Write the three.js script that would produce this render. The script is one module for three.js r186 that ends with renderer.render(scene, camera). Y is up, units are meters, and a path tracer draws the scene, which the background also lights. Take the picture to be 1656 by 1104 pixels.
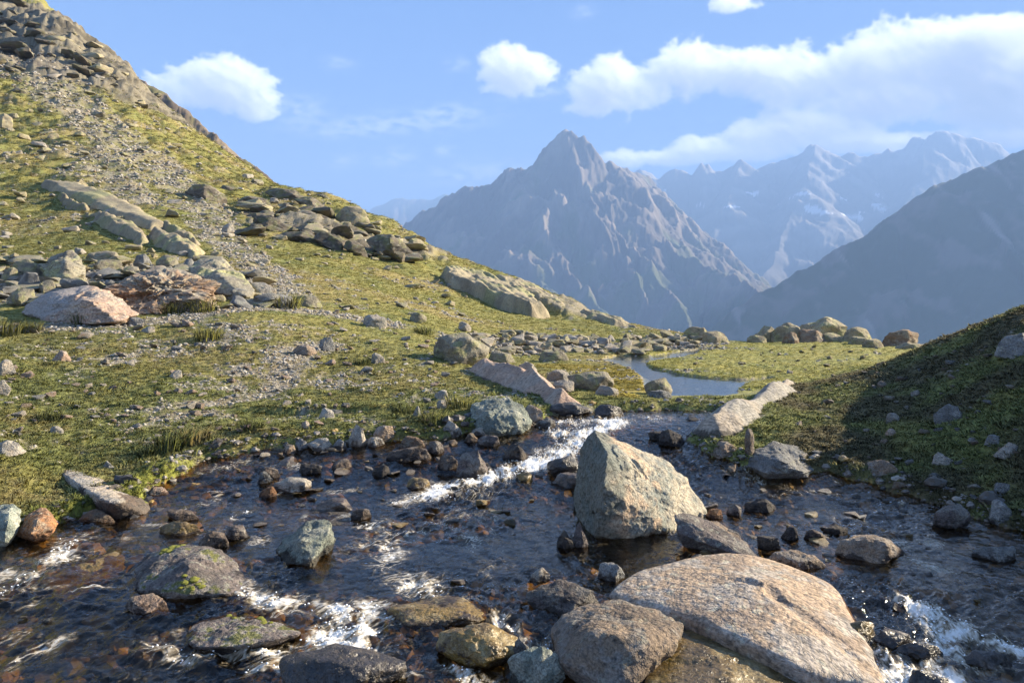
import * as THREE from 'three';
import { ConvexHull } from 'three/addons/math/ConvexHull.js';
import { mergeVertices, toCreasedNormals } from 'three/addons/utils/BufferGeometryUtils.js';

// ---------------------------------------------------------------- camera, sky, sun, exposure
const F = 1184, CX = 828, CY = 480, EYE = 1.7;            // focal length in photo pixels, eye level at y = 480, eye 1.7 m over the stream
const scene = new THREE.Scene();
const camera = new THREE.PerspectiveCamera(2 * Math.atan(552 / F) * 180 / Math.PI, 1.5, 0.1, 40000);
camera.position.set(0, EYE, 0);
camera.lookAt(0, EYE, -10);
camera.setViewOffset(1656, 1104, 0, 72, 1656, 1104);
const renderer = new THREE.WebGLRenderer({ antialias: true });
renderer.toneMapping = THREE.LinearToneMapping;
renderer.toneMappingExposure = 5.3;
renderer.shadowMap.enabled = true;
const SUN_EL = 23 * Math.PI / 180, SUN_AZ = -20 * Math.PI / 180;   // low sun on the right, a little ahead of the camera
const sunDir = new THREE.Vector3(Math.cos(SUN_EL) * Math.cos(SUN_AZ), Math.sin(SUN_EL), Math.cos(SUN_EL) * Math.sin(SUN_AZ));
const sun = new THREE.DirectionalLight(new THREE.Color().setRGB(1, 0.87, 0.66), 5);
sun.name = 'sun';
sun.position.copy(sunDir).multiplyScalar(400);
sun.castShadow = true;
sun.shadow.radius = 1;
sun.shadow.mapSize.set(4096, 4096);
Object.assign(sun.shadow.camera, { left: -150, right: 150, top: 150, bottom: -150, near: 1, far: 900 });
scene.add(sun, sun.target);
const HAZE = 0.00018;
scene.fog = new THREE.FogExp2(new THREE.Color().setRGB(0.32, 0.53, 1.0), HAZE);

// ---------------------------------------------------------------- noise and small helpers
let seedState = 12345;
const rnd = () => { seedState = (seedState + 0x6d2b79f5) | 0; let t = Math.imul(seedState ^ (seedState >>> 15), 1 | seedState); t = (t + Math.imul(t ^ (t >>> 7), 61 | t)) ^ t; return ((t ^ (t >>> 14)) >>> 0) / 4294967296; };
const reseed = (n) => { seedState = (n * 7919 + 17) | 0; };
const rr = (a, b) => a + (b - a) * rnd();
const PERM = new Uint8Array(512);
{ reseed(99); const a = [...Array(256).keys()]; for (let i = 255; i > 0; i--) { const j = Math.floor(rnd() * (i + 1)); [a[i], a[j]] = [a[j], a[i]]; } for (let i = 0; i < 512; i++) PERM[i] = a[i & 255]; }
const lerp = (a, b, t) => a + (b - a) * t;
const clamp = (x, a = 0, b = 1) => (x < a ? a : x > b ? b : x);
const sm = (a, b, x) => { const t = clamp((x - a) / (b - a)); return t * t * (3 - 2 * t); };
const fade = (t) => t * t * t * (t * (t * 6 - 15) + 10);
const gr3 = (h, x, y, z) => { h &= 15; const u = h < 8 ? x : y, v = h < 4 ? y : h === 12 || h === 14 ? x : z; return ((h & 1) ? -u : u) + ((h & 2) ? -v : v); };
const gr2 = (h, x, y) => { switch (h & 7) { case 0: return x + y; case 1: return x - y; case 2: return -x + y; case 3: return -x - y; case 4: return 1.41 * x; case 5: return -1.41 * x; case 6: return 1.41 * y; default: return -1.41 * y; } };
function n2(x, y) {
  const xf = Math.floor(x), yf = Math.floor(y), X = xf & 255, Y = yf & 255; x -= xf; y -= yf;
  const u = fade(x), v = fade(y), A = PERM[X] + Y, B = PERM[X + 1] + Y;
  return lerp(lerp(gr2(PERM[A], x, y), gr2(PERM[B], x - 1, y), u), lerp(gr2(PERM[A + 1], x, y - 1), gr2(PERM[B + 1], x - 1, y - 1), u), v);
}
function n3(x, y, z) {
  const xf = Math.floor(x), yf = Math.floor(y), zf = Math.floor(z), X = xf & 255, Y = yf & 255, Z = zf & 255; x -= xf; y -= yf; z -= zf;
  const u = fade(x), v = fade(y), w = fade(z), A = PERM[X] + Y, AA = PERM[A] + Z, AB = PERM[A + 1] + Z, B = PERM[X + 1] + Y, BA = PERM[B] + Z, BB = PERM[B + 1] + Z;
  return lerp(lerp(lerp(gr3(PERM[AA], x, y, z), gr3(PERM[BA], x - 1, y, z), u), lerp(gr3(PERM[AB], x, y - 1, z), gr3(PERM[BB], x - 1, y - 1, z), u), v),
    lerp(lerp(gr3(PERM[AA + 1], x, y, z - 1), gr3(PERM[BA + 1], x - 1, y, z - 1), u), lerp(gr3(PERM[AB + 1], x, y - 1, z - 1), gr3(PERM[BB + 1], x - 1, y - 1, z - 1), u), v), w);
}
const fbm2 = (x, y, o = 4) => { let s = 0, a = 0.5; for (let i = 0; i < o; i++) { s += a * n2(x, y); x = x * 2.03 + 17.1; y = y * 2.03 + 5.7; a *= 0.5; } return s; };
const fbm3 = (x, y, z, o = 4) => { let s = 0, a = 0.5; for (let i = 0; i < o; i++) { s += a * n3(x, y, z); x = x * 2.03 + 17.1; y = y * 2.03 + 5.7; z = z * 2.03 + 9.2; a *= 0.5; } return s; };
const ridge2 = (x, y, o = 4) => { let s = 0, a = 0.5; for (let i = 0; i < o; i++) { s += a * (1 - Math.abs(n2(x, y)) * 1.6); x = x * 2.07 + 31.1; y = y * 2.07 + 11.7; a *= 0.55; } return s; };
const mix3 = (a, b, t) => [lerp(a[0], b[0], t), lerp(a[1], b[1], t), lerp(a[2], b[2], t)];
const P = (px, py, d) => [(px - CX) / F * d, EYE - (py - CY) / F * d, -d];        // photo pixel at a distance -> place
const taken = new Map();
const numbered = (n) => { const k = taken.get(n) ?? 0; taken.set(n, k + 1); return k ? n + '_' + String(k).padStart(3, '0') : n; };
function add(o, name, label, category, group, kind) {
  o.name = numbered(name); o.castShadow = o.receiveShadow = true;
  if (label) o.userData.label = label; if (category) o.userData.category = category;
  if (group) o.userData.group = group; if (kind) o.userData.kind = kind;
  scene.add(o); return o;
}
const structure = (o, name, label) => add(o, name, label, undefined, undefined, 'structure');

// ---------------------------------------------------------------- the sky: air and clouds as a function of direction
{
  const W = 4096, H = 2048, data = new Float32Array(W * H * 4);
  // cumulus as soft lobes: [azimuth, elevation, half width, half height, weight] in degrees, azimuth 0 = straight ahead, right positive
  const deg = (px, py) => { const t = Math.atan((px - CX) / F); return [t * 180 / Math.PI, Math.atan((CY - py) / F * Math.cos(t)) * 180 / Math.PI]; };
  const lobes = [];
  const wisps = [], L = (px, py, rx, ry, w = 1) => { const [a, e] = deg(px, py); (w < 0.8 ? wisps : lobes).push([a, e, rx / 21, ry / 21, w]); };
  // the bank over the right-hand range
  L(975, 140, 50, 45, 1.15); L(960, 175, 45, 22, 0.8); L(1040, 150, 70, 32, 0.8); L(1130, 115, 80, 36, 1.1); L(1215, 118, 90, 36, 1.1); L(1300, 135, 90, 34, 1.0);
  L(1390, 110, 70, 40, 1.1); L(1480, 95, 80, 40, 1.2); L(1560, 95, 70, 44, 1.25); L(1630, 130, 80, 50, 1.1); L(1700, 130, 90, 60, 1.1); L(1400, 160, 90, 32, 0.95);
  L(1500, 158, 130, 32, 0.95); L(1620, 172, 120, 26, 0.95); L(1300, 160, 80, 22, 0.8); L(1760, 160, 90, 50, 1.1);
  // lower row behind the peaks
  L(1310, 205, 70, 30, 1.1); L(1230, 222, 70, 26, 1.0); L(1140, 240, 80, 20, 0.9); L(1050, 256, 90, 15, 0.95); L(1180, 250, 90, 16, 0.95); L(1370, 232, 60, 16, 0.95); L(1450, 232, 90, 16, 0.92); L(1640, 226, 70, 14, 0.92);
  // single clouds
  L(838, 118, 52, 34, 1.15); L(815, 140, 40, 22, 0.85); L(870, 150, 45, 9, 0.6); L(360, 140, 62, 38, 1.15); L(300, 150, 50, 28, 0.9); L(410, 165, 45, 30, 0.95); L(480, 177, 32, 16, 0.75);
  L(640, 200, 110, 13, 0.62); L(730, 183, 50, 12, 0.55); L(555, 210, 60, 10, 0.5); L(637, 256, 26, 12, 0.75); L(553, 262, 22, 9, 0.65); L(720, 244, 14, 8, 0.6); L(780, 280, 75, 15, 0.75);
  L(1178, 8, 38, 16, 0.85); L(548, 101, 18, 8, 0.5); L(738, 105, 18, 8, 0.5); L(945, 18, 14, 8, 0.5); L(1310, 290, 20, 5, 0.2);
  reseed(5);
  for (let i = 0; i < 70; i++) {                          // the same kind of sky goes on all round
    let a = rr(34, 326), e = rr(5, 50); const k = rr(2, 6) * (e > 25 ? 0.8 : 1.1);
    for (let j = 0; j < 4; j++) lobes.push([a + rr(-k, k), e + rr(-0.3, 0.4) * k, k * rr(0.5, 1), k * rr(0.25, 0.5), rr(0.7, 1.1)]);
  }
  const lobeSum = new Float32Array(W * H), x2a = (x) => { let a = (x + 0.5) / W * 360 - 90; return a > 180 ? a - 360 : a; };   // column -> azimuth
  for (let [a, e, rx, ry, w] of lobes) {
    const y0 = Math.max(0, Math.floor((e - 2.2 * ry + 90) / 180 * H)), y1 = Math.min(H - 1, Math.ceil((e + 2.2 * ry + 90) / 180 * H));
    const xc = (a + 90) / 360 * W, xr = 2.2 * rx / 360 * W / Math.max(0.3, Math.cos(e * Math.PI / 180));
    for (let y = y0; y <= y1; y++) for (let x = Math.floor(xc - xr); x <= xc + xr; x++) {
      const dx = (x - xc) / xr * 2.2; let dy = ((y + 0.5) / H * 180 - 90 - e) / ry; if (dy < 0) dy *= 1.25;   // flatter bases
      const q = dx * dx + dy * dy; if (q > 4.8) continue;
      const i = y * W + ((x % W) + W) % W; lobeSum[i] = Math.max(lobeSum[i], w * Math.exp(-q * 0.62)) + 0.18 * w * Math.exp(-q);
    }
  }
  const veil = new Float32Array(W * H);                     // thin torn cloud
  for (const [a, e, rx, ry, w] of wisps) for (let y = Math.max(0, Math.floor((e - 3 * ry + 90) / 180 * H)); y <= (e + 3 * ry + 90) / 180 * H; y++) for (let x = Math.floor((a - 2.6 * rx + 90) / 360 * W); x <= (a + 2.6 * rx + 90) / 360 * W; x++) {
    const dx = ((x + 0.5) / W * 360 - 90 - a) / rx, el = (y + 0.5) / H * 180 - 90, dy = (el - e - 0.06 * dx * rx) / ry, q = dx * dx + dy * dy; if (q > 7) continue;
    const az = (x + 0.5) / W * 360 - 90, n = fbm2(az * 0.9 + el * 0.5 + 20, el * 2.2 - az * 0.25, 6); veil[y * W + (x + W) % W] += clamp(w * 1.2 * Math.exp(-q * 0.9) * (0.55 + n * 2.0), 0, 1.2);
  }
  const dens = new Float32Array(W * H);
  for (let y = H / 2; y < H * 0.82; y++) for (let x = 0; x < W; x++) {
    const i = y * W + x, l = lobeSum[i]; if (l < 0.06) continue;
    const a = x2a(x) * 0.28, e = ((y + 0.5) / H * 180 - 90) * 0.40;
    let n = 0, am = 0.5, fx = a + 40, fy = e + 9; for (let k = 0; k < 7; k++) { n += am * (k < 1 ? n2(fx, fy) : (0.36 - Math.abs(n2(fx, fy)) * 1.3)); fx = fx * 2.05 + 3.3; fy = fy * 2.05 + 7.7; am *= 0.62; }
    dens[i] = clamp((l - 0.52 + n * 0.74) * 2.9, 0, 4);
  }
  const sx = 0.8, sy = 0.6;                                // towards the sun, across the picture of the sky
  for (let y = 0; y < H; y++) {
    const el = (y + 0.5) / H * 180 - 90, s = Math.max(0, Math.sin(el * Math.PI / 180)), t = Math.pow(1 - s, 5), u = Math.pow(1 - s, 2.2);
    for (let x = 0; x < W; x++) {
      const i = y * W + x, o = i * 4, az = x2a(x);
      const cs = Math.cos(el * Math.PI / 180) * Math.cos(SUN_EL) * Math.cos((az - (90 - 20)) * Math.PI / 180) + Math.sin(el * Math.PI / 180) * Math.sin(SUN_EL);
      const glow = Math.pow(clamp(0.5 + 0.5 * cs), 6) * 0.06;
      let r = 0.046 - 0.008 * u + 0.15 * t + glow, g = 0.118 + 0.05 * u + 0.135 * t + glow, b = 0.275 + 0.21 * u + 0.045 * t + glow * 0.9;
      const v = veil[i]; if (v > 0.003) { const al = 1 - Math.exp(-v * 0.9); r = lerp(r, 0.60, al); g = lerp(g, 0.60, al); b = lerp(b, 0.66, al); }
      const d = dens[i];
      if (d > 0.003) {
        let od = 0; for (let k = 1; k <= 10; k++) { const st = k * 3.5, xx = (Math.round(x + sx * st) + W) % W, yy = Math.min(H - 1, Math.round(y + sy * st)); od += dens[yy * W + xx]; }
        let up = 0; for (let k = 1; k <= 6; k++) up += dens[Math.min(H - 1, y + k * 8) * W + x];
        const gx = (dens[y * W + (x + 3) % W] - dens[y * W + (x + W - 3) % W]), gy = dens[Math.min(H - 1, y + 3) * W + x] - dens[Math.max(0, y - 3) * W + x];
        const bulge = clamp(0.5 - (gx * sx + gy * sy) * 1.1 / Math.hypot(1, 1.6 * gx, 1.6 * gy)), lit = (Math.exp(-od * 0.085) * 0.75 + 0.25 * Math.exp(-od * 0.02)) * (0.62 + 0.62 * bulge), body = 0.5 + 0.5 * Math.exp(-up * 0.10);
        const cr = 0.34 * body + 0.80 * lit, cg = 0.36 * body + 0.68 * lit, cb = 0.45 * body + 0.47 * lit, al = 1 - Math.exp(-d * 1.9);
        r = lerp(r, cr, al); g = lerp(g, cg, al); b = lerp(b, cb, al);
      }
      data[o] = r * 0.36; data[o + 1] = g * 0.385; data[o + 2] = b * 0.415; data[o + 3] = 1;
    }
  }
  const sky = new THREE.DataTexture(data, W, H, THREE.RGBAFormat, THREE.FloatType);
  sky.mapping = THREE.EquirectangularReflectionMapping; sky.magFilter = sky.minFilter = THREE.LinearFilter; sky.needsUpdate = true;
  scene.background = sky; scene.environment = sky;
}

// ---------------------------------------------------------------- lie of the land
const levelAt = (d) => 0.35 * sm(5.8, 8.6, d) - 0.07 * (1 - sm(3.2, 4.2, d));        // level of the stream, then of the pond
const dWater = (py) => { let d = 6; for (let i = 0; i < 40; i++) d = lerp(d, (EYE - levelAt(d)) * F / (py - CY), 0.6); return d; };
const water = (px, py) => { const d = dWater(py); return [(px - CX) / F * d, d]; };
const CTRL = [];                                           // known heights: [px, distance, height]
for (const [px, ...list] of [
  [-600, 870, 4.5, 620, 8, 520, 12, 380, 22, 250, 40, 60, 70, -300, 130],
  [-250, 868, 5.0, 640, 8, 535, 12, 420, 20, 300, 36, 170, 60, 0, 100, -150, 150],
  [0, 868, 5.1, 740, 6.6, 650, 8.4, 580, 10.5, 535, 13, 470, 17, 425, 22, 385, 29, 300, 44, 190, 68, 85, 100, 5, 130, -60, 150],
  [110, 835, 5.9, 720, 7.3, 620, 9.6, 528, 13.4, 470, 17, 420, 22.5, 330, 38, 230, 60, 120, 95, 40, 122, 55, 170],
  [200, 812, 6.1, 700, 7.8, 600, 10.4, 527, 13.6, 475, 17, 415, 23.5, 330, 39, 250, 59, 160, 93, 112, 112, 150, 160],
  [300, 762, 7.0, 650, 9, 570, 11.8, 512, 14.6, 470, 18, 410, 26, 340, 40, 270, 62, 206, 96, 240, 140],
  [400, 735, 7.5, 640, 9.8, 560, 12.2, 505, 15, 450, 21, 385, 33, 320, 55, 282, 80, 270, 92, 320, 140],
  [530, 722, 7.75, 640, 10, 560, 13, 510, 16.5, 450, 24, 390, 36, 340, 52, 316, 62, 345, 80, 420, 140],
  [650, 705, 8.0, 640, 9.9, 560, 13.8, 505, 19.5, 430, 34, 385, 46, 369, 53, 400, 70, 460, 140],
  [760, 690, 8.2, 640, 10, 580, 14, 530, 20.5, 465, 33, 425, 43, 455, 56, 540, 140],
  [850, 672, 8.6, 630, 10.6, 590, 14.5, 548, 20.5, 500, 30, 459, 40, 480, 52, 600, 140],
  [930, 660, 8.9, 620, 11.3, 585, 15.2, 560, 19, 535, 25, 491, 37.5, 520, 48, 700, 140],
  [1020, 615, 11.8, 585, 15.2, 560, 19.8, 545, 24, 524, 34, 560, 44, 800, 140],
  [1110, 620, 11.5, 570, 17.6, 555, 21, 540, 27, 575, 36, 900, 140],
  [1220, 625, 11.0, 590, 14.5, 565, 18.5, 553, 21.5, 562, 25, 640, 34, 1000, 140],
  [1320, 760, 6.7, 700, 7.9, 640, 9.7, 608, 11.9, 590, 14.3, 562, 18.8, 553, 21.5, 565, 25, 660, 34, 1000, 140],
  [1420, 775, 6.2, 710, 7.4, 650, 8.7, 592, 11, 590, 13, 570, 17, 560, 20.5, 590, 26, 700, 36, 1000, 140],
  [1520, 800, 5.7, 720, 6.9, 640, 8.2, 556, 10.2, 585, 13, 590, 17, 590, 20, 640, 27, 1000, 140],
  [1656, 850, 5.1, 760, 5.9, 680, 6.6, 600, 7.4, 535, 8.4, 507, 9.2, 545, 12, 580, 17, 640, 26, 1000, 140],
]) for (let i = 0; i < list.length; i += 2) CTRL.push([px, list[i + 1], EYE - (list[i] - CY) / F * list[i + 1]]);
for (const [x, d, y] of [[4.1, 4, 0.15], [5.2, 4, 0.95], [6.2, 4, 1.75], [7.4, 4, 2.35], [9, 4, 3.0], [4.6, 3, 0.4], [6.4, 3, 1.8], [5.4, 5.3, 0.98], [6.4, 5.5, 1.72], [7.4, 5.5, 2.3], [9, 6, 2.8], [7.6, 8, 1.9],
  [9.5, 9, 2.5], [12, 8, 3.4], [10.5, 13, 0.9], [15, 15, 1.0], [12, 20, 0.2], [18, 22, 0.2], [30, 40, -8], [4.0, 2.3, 0.2], [5.6, 2.3, 1.3],
  [2.5, 9.6, 0.39], [3.3, 9.8, 0.42], [1.6, 9.7, 0.39], [2.2, 9.0, 0.38], [-1.5, 2.4, -0.1], [0.5, 2.4, -0.1], [2.4, 2.4, -0.1], [0, 4, 0], [2, 5, 0], [-2, 4, 0], [0.5, 6.2, 0.05], [2, 8, 0.3], [-3.2, 2.6, 0.0], [-4.5, 3.4, 0.2]])
  CTRL.push([CX + F * x / d, d, y]);
const field = (() => {                                     // thin-plate surface through the known heights, over direction and log distance
  const n = CTRL.length, U = CTRL.map((c) => c[0] / 250), S = CTRL.map((c) => Math.log(c[1]) * 2.4), V = CTRL.map((c) => c[2] / (c[1] + 4)), m = n + 3;
  const k = (r2) => (r2 < 1e-12 ? 0 : 0.5 * r2 * Math.log(r2)), A = [];
  for (let i = 0; i < m; i++) A.push(new Float64Array(m + 1));
  for (let i = 0; i < n; i++) {
    for (let j = 0; j < n; j++) A[i][j] = k((U[i] - U[j]) ** 2 + (S[i] - S[j]) ** 2) + (i === j ? 0.012 : 0);
    A[i][n] = A[n][i] = 1; A[i][n + 1] = A[n + 1][i] = U[i]; A[i][n + 2] = A[n + 2][i] = S[i]; A[i][m] = V[i];
  }
  for (let c = 0; c < m; c++) {
    let p = c; for (let r = c + 1; r < m; r++) if (Math.abs(A[r][c]) > Math.abs(A[p][c])) p = r;
    [A[c], A[p]] = [A[p], A[c]];
    for (let r = c + 1; r < m; r++) { const f = A[r][c] / A[c][c]; if (f) for (let q = c; q <= m; q++) A[r][q] -= f * A[c][q]; }
  }
  const X = new Float64Array(m); for (let r = m - 1; r >= 0; r--) { let s = A[r][m]; for (let q = r + 1; q < m; q++) s -= A[r][q] * X[q]; X[r] = s / A[r][r]; }
  const NX = 281, NS = 260, px0 = -1100, dpx = 15, s0 = Math.log(2), ds = (Math.log(290) - s0) / (NS - 1), G = new Float32Array(NX * NS);
  for (let a = 0; a < NX; a++) for (let b = 0; b < NS; b++) {
    const u = (px0 + a * dpx) / 250, s = (s0 + b * ds) * 2.4; let v = X[n] + X[n + 1] * u + X[n + 2] * s;
    for (let i = 0; i < n; i++) v += X[i] * k((u - U[i]) ** 2 + (s - S[i]) ** 2);
    G[a * NS + b] = v;
  }
  return (px, d) => {
    const a = clamp((px - px0) / dpx, 0, NX - 1.001), b = clamp((Math.log(d) - s0) / ds, 0, NS - 1.001), i = a | 0, j = b | 0, f = a - i, g = b - j;
    return lerp(lerp(G[i * NS + j], G[i * NS + j + 1], g), lerp(G[i * NS + NS + j], G[i * NS + NS + j + 1], g), f) * (d + 4);
  };
})();
// outlines of stream and pond on the water level, and the distance to them (negative inside) on a grid
function shore(poly, x0, x1, d0, d1, step) {
  const nx = Math.ceil((x1 - x0) / step) + 1, nd = Math.ceil((d1 - d0) / step) + 1, g = new Float32Array(nx * nd);
  for (let i = 0; i < nx; i++) for (let j = 0; j < nd; j++) {
    const x = x0 + i * step, d = d0 + j * step; let best = 1e9, inside = false;
    for (let k = 0, l = poly.length - 1; k < poly.length; l = k++) {
      const [ax, ad] = poly[l], [bx, bd] = poly[k], ex = bx - ax, ed = bd - ad, t = clamp(((x - ax) * ex + (d - ad) * ed) / (ex * ex + ed * ed + 1e-9));
      best = Math.min(best, (x - ax - ex * t) ** 2 + (d - ad - ed * t) ** 2);
      if ((bd > d) !== (ad > d) && x < (ax - bx) * (d - bd) / (ad - bd) + bx) inside = !inside;
    }
    g[i * nd + j] = Math.sqrt(best) * (inside ? -1 : 1);
  }
  return (x, d) => {
    if (x < x0 || x > x1 - step || d < d0 || d > d1 - step) return 3;
    const a = (x - x0) / step, b = (d - d0) / step, i = a | 0, j = b | 0, f = a - i, h = b - j;
    return lerp(lerp(g[i * nd + j], g[i * nd + j + 1], h), lerp(g[i * nd + nd + j], g[i * nd + nd + j + 1], h), f);
  };
}
const streamPoly = [[-6.5, 3.2], [-5, 4.1], ...[[0, 872], [70, 858], [130, 838], [235, 815], [245, 795], [290, 768], [340, 742], [420, 730], [520, 722], [620, 718], [700, 712], [760, 700], [850, 688], [890, 672], [960, 668], [1040, 664], [1085, 663], [1150, 664], [1168, 668], [1140, 690], [1110, 712], [1150, 738], [1230, 762], [1330, 766], [1420, 785], [1500, 812], [1580, 840], [1656, 862]].map(([a, b]) => water(a, b)), [4.1, 4.3], [4.3, 2.2], [-7, 2.2]];
const pondPoly = [[972, 583], [1000, 575.5], [1050, 576.5], [1085, 571], [1130, 565.5], [1126, 572], [1098, 580], [1062, 584], [1042, 588], [1048, 595], [1075, 602], [1105, 608], [1150, 613], [1200, 614.5], [1248, 611.5], [1240, 616], [1205, 620], [1194, 628], [1190, 636], [1160, 641], [1110, 639], [1070, 641], [1047, 632], [1042, 618], [1036, 607], [1012, 594]].map(([a, b]) => water(a, b));
const sdStream = shore(streamPoly, -7.5, 5.5, 2.2, 10.5, 0.05), sdPond = shore(pondPoly, 0.5, 7.5, 8.8, 20, 0.06);
function ground(x, d) {                                    // height without the finest relief
  let y = field(CX + F * x / d, d);
  const w = levelAt(d);
  if (d < 10.4) {
    const s = sdStream(x, d) + 0.09 * n2(x * 2.6, d * 2.6) + 0.04 * n2(x * 8, d * 8);
    if (s > 0) y = w + Math.max(0.0, y - w) * sm(0, 1.1, s) + (y < w ? (y - w) * sm(0.3, 1.6, s) : 0) + 0.075 * sm(0, 0.16, s);
    else y = w - 0.03 - 0.20 * sm(0, 0.8, -s) + 0.05 * fbm2(x * 1.7, d * 1.7, 3);
  }
  if (d > 8.8 && d < 20) {
    const s = sdPond(x, d) + 0.05 * n2(x * 3, d * 3);
    if (s > 0) y = lerp(w + (d < 11 ? 0.015 : 0.045) * sm(0, 0.1, s), Math.max(y, w + (d < 10.4 ? 0.025 : 0.05)), sm(0, 1.2, s)); else y = w - 0.03 - 0.25 * sm(0, 0.5, -s);
  }
  return y;
}
const top = (x, d) => { const y = ground(x, d); return d < 10.4 && sdStream(x, d) < 0 ? Math.max(y, levelAt(d)) : y; };
function hit(px, py) {                                     // distance at which the sight line of a photo pixel meets the land
  let d = 2.4, last = d;
  while (d < 280) { if (top((px - CX) / F * d, d) >= EYE - (py - CY) / F * d) break; last = d; d *= 1.012; }
  for (let i = 0; i < 12; i++) { const m = (d + last) / 2; if (top((px - CX) / F * m, m) >= EYE - (py - CY) / F * m) d = m; else last = m; }
  return Math.min(d, 280);
}
const spot = (px, py) => { const d = hit(px, py); return [(px - CX) / F * d, d]; };
function band(points, width) {                             // 1 on a line over the land, 0 away from it; widths in metres
  const q = points.map(([a, b, w]) => [...spot(a, b), w ?? width]);
  return (x, d) => {
    let best = -1;
    for (let i = 0; i + 1 < q.length; i++) {
      const [ax, ad, aw] = q[i], [bx, bd, bw] = q[i + 1], ex = bx - ax, ed = bd - ad, t = clamp(((x - ax) * ex + (d - ad) * ed) / (ex * ex + ed * ed + 1e-9));
      best = Math.max(best, 1 - Math.hypot(x - ax - ex * t, d - ad - ed * t) / lerp(aw, bw, t));
    }
    return best;
  };
}
const scree = band([[10, 85, 5], [80, 130, 5], [170, 210, 4], [260, 270, 3.2], [330, 330, 2.0], [365, 390, 1.2], [430, 440, 0.8], [490, 485, 0.5]]);
const scree2 = band([[150, 240, 4], [230, 330, 2.5], [330, 345, 2.5]]);
const cliff = band([[-60, 10, 16], [60, 50, 18], [130, 100, 15], [200, 140, 11], [240, 165, 5]]);
const crag = band([[420, 345, 2.5], [480, 362, 4], [560, 385, 4.5], [620, 395, 4], [660, 405, 2.2]]);
const slabs = band([[880, 490, 2], [960, 512, 2.4], [1040, 527, 1.6]]);
const pile = band([[-30, 455, 2.6], [60, 455, 3], [150, 450, 3], [260, 445, 3], [350, 450, 2.4], [440, 470, 1.2]]);
const path = band([[-20, 532, 0.5], [120, 528, 0.5], [250, 520, 0.5], [420, 498, 0.5], [520, 505, 0.5], [620, 522, 0.7]]);
const track = band([[300, 655, 0.2], [400, 645, 0.2], [450, 625, 0.3], [470, 570, 0.5], [520, 560, 0.5]]);
const rubble = band([[760, 555, 1.2], [860, 560, 1.7], [960, 560, 2.2], [1060, 558, 2.2], [1110, 552, 1.5]]);
const goldMoss = band([[900, 592, 0.5], [960, 596, 0.7], [1010, 605, 0.6], [1020, 625, 0.4], [1000, 640, 0.3]]);
const brightMoss = band([[285, 755, 0.22], [265, 775, 0.25], [235, 800, 0.2], [190, 815, 0.16], [130, 828, 0.18], [50, 840, 0.15]]);
const shingle = band([[640, 690, 0.15], [720, 690, 0.3], [800, 690, 0.35], [870, 690, 0.2]]);

// ground materials: 0..1 weights
function cover(x, d, y) {
  const px = CX + F * x / d;
  const big = fbm2(x * 0.16 + 3, d * 0.16, 4), mid = fbm2(x * 0.9 + 7, d * 0.9 + 1, 4), fine = fbm2(x * 5 + 2, d * 5, 3);
  let bare = sm(0.10, 0.36, mid * 0.7 + fine * 0.5 + big * 0.5 + (d < 14 && px < 700 ? 0.06 : 0) - (px > 1250 ? 0.1 : 0) - (d > 15 && px < 1000 ? 0.09 : 0) - (px > 1040 && d > 10.5 && d < 24 ? 0.22 : 0) - (d < 9.3 && px < 750 ? 0.13 : 0));
  const sc = Math.max(scree(x, d), scree2(x, d) * 0.55); const s = sm(0.0, 0.45, sc + fbm2(x * 0.35, d * 0.35, 3) * 0.9);
  bare = Math.max(bare * 0.9, s * (sc > 0 ? 0.3 + 0.6 * sm(-0.2, 0.2, fbm2(x * 0.7 + 5, d * 0.7, 3)) : 0));
  bare = Math.max(bare, sm(-0.1, 0.5, Math.max(path(x, d), track(x, d)) + fine * 0.5) * (d < 25 ? 0.9 : 0));
  const rub = Math.max(sm(0, 0.5, rubble(x, d) + mid * 0.5), d > 12 && d < 30 ? sm(0, 0.5, pile(x, d) + mid * 0.6) : 0); bare = Math.max(bare, rub * 0.85);
  const rock = Math.max(sm(0.0, 0.35, cliff(x, d) + fbm2(x * 0.12, d * 0.12, 4) * 0.8), sm(0.1, 0.4, crag(x, d) + mid * 0.7), sm(0.05, 0.4, slabs(x, d) + mid * 0.6));
  return { bare, rock, big, mid, fine, scree: sc > 0 ? s : 0, rub, px };
}
const C = { grass: [0.24, 0.222, 0.06], green: [0.185, 0.195, 0.052], dry: [0.31, 0.25, 0.095], soil: [0.21, 0.155, 0.10], gravel: [0.32, 0.285, 0.235], rock: [0.26, 0.225, 0.165], darkRock: [0.09, 0.075, 0.06], bed: [0.12, 0.088, 0.052], gold: [0.36, 0.215, 0.045], moss: [0.185, 0.195, 0.025], goldMoss: [0.27, 0.215, 0.03], heath: [0.105, 0.082, 0.040] };
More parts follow.
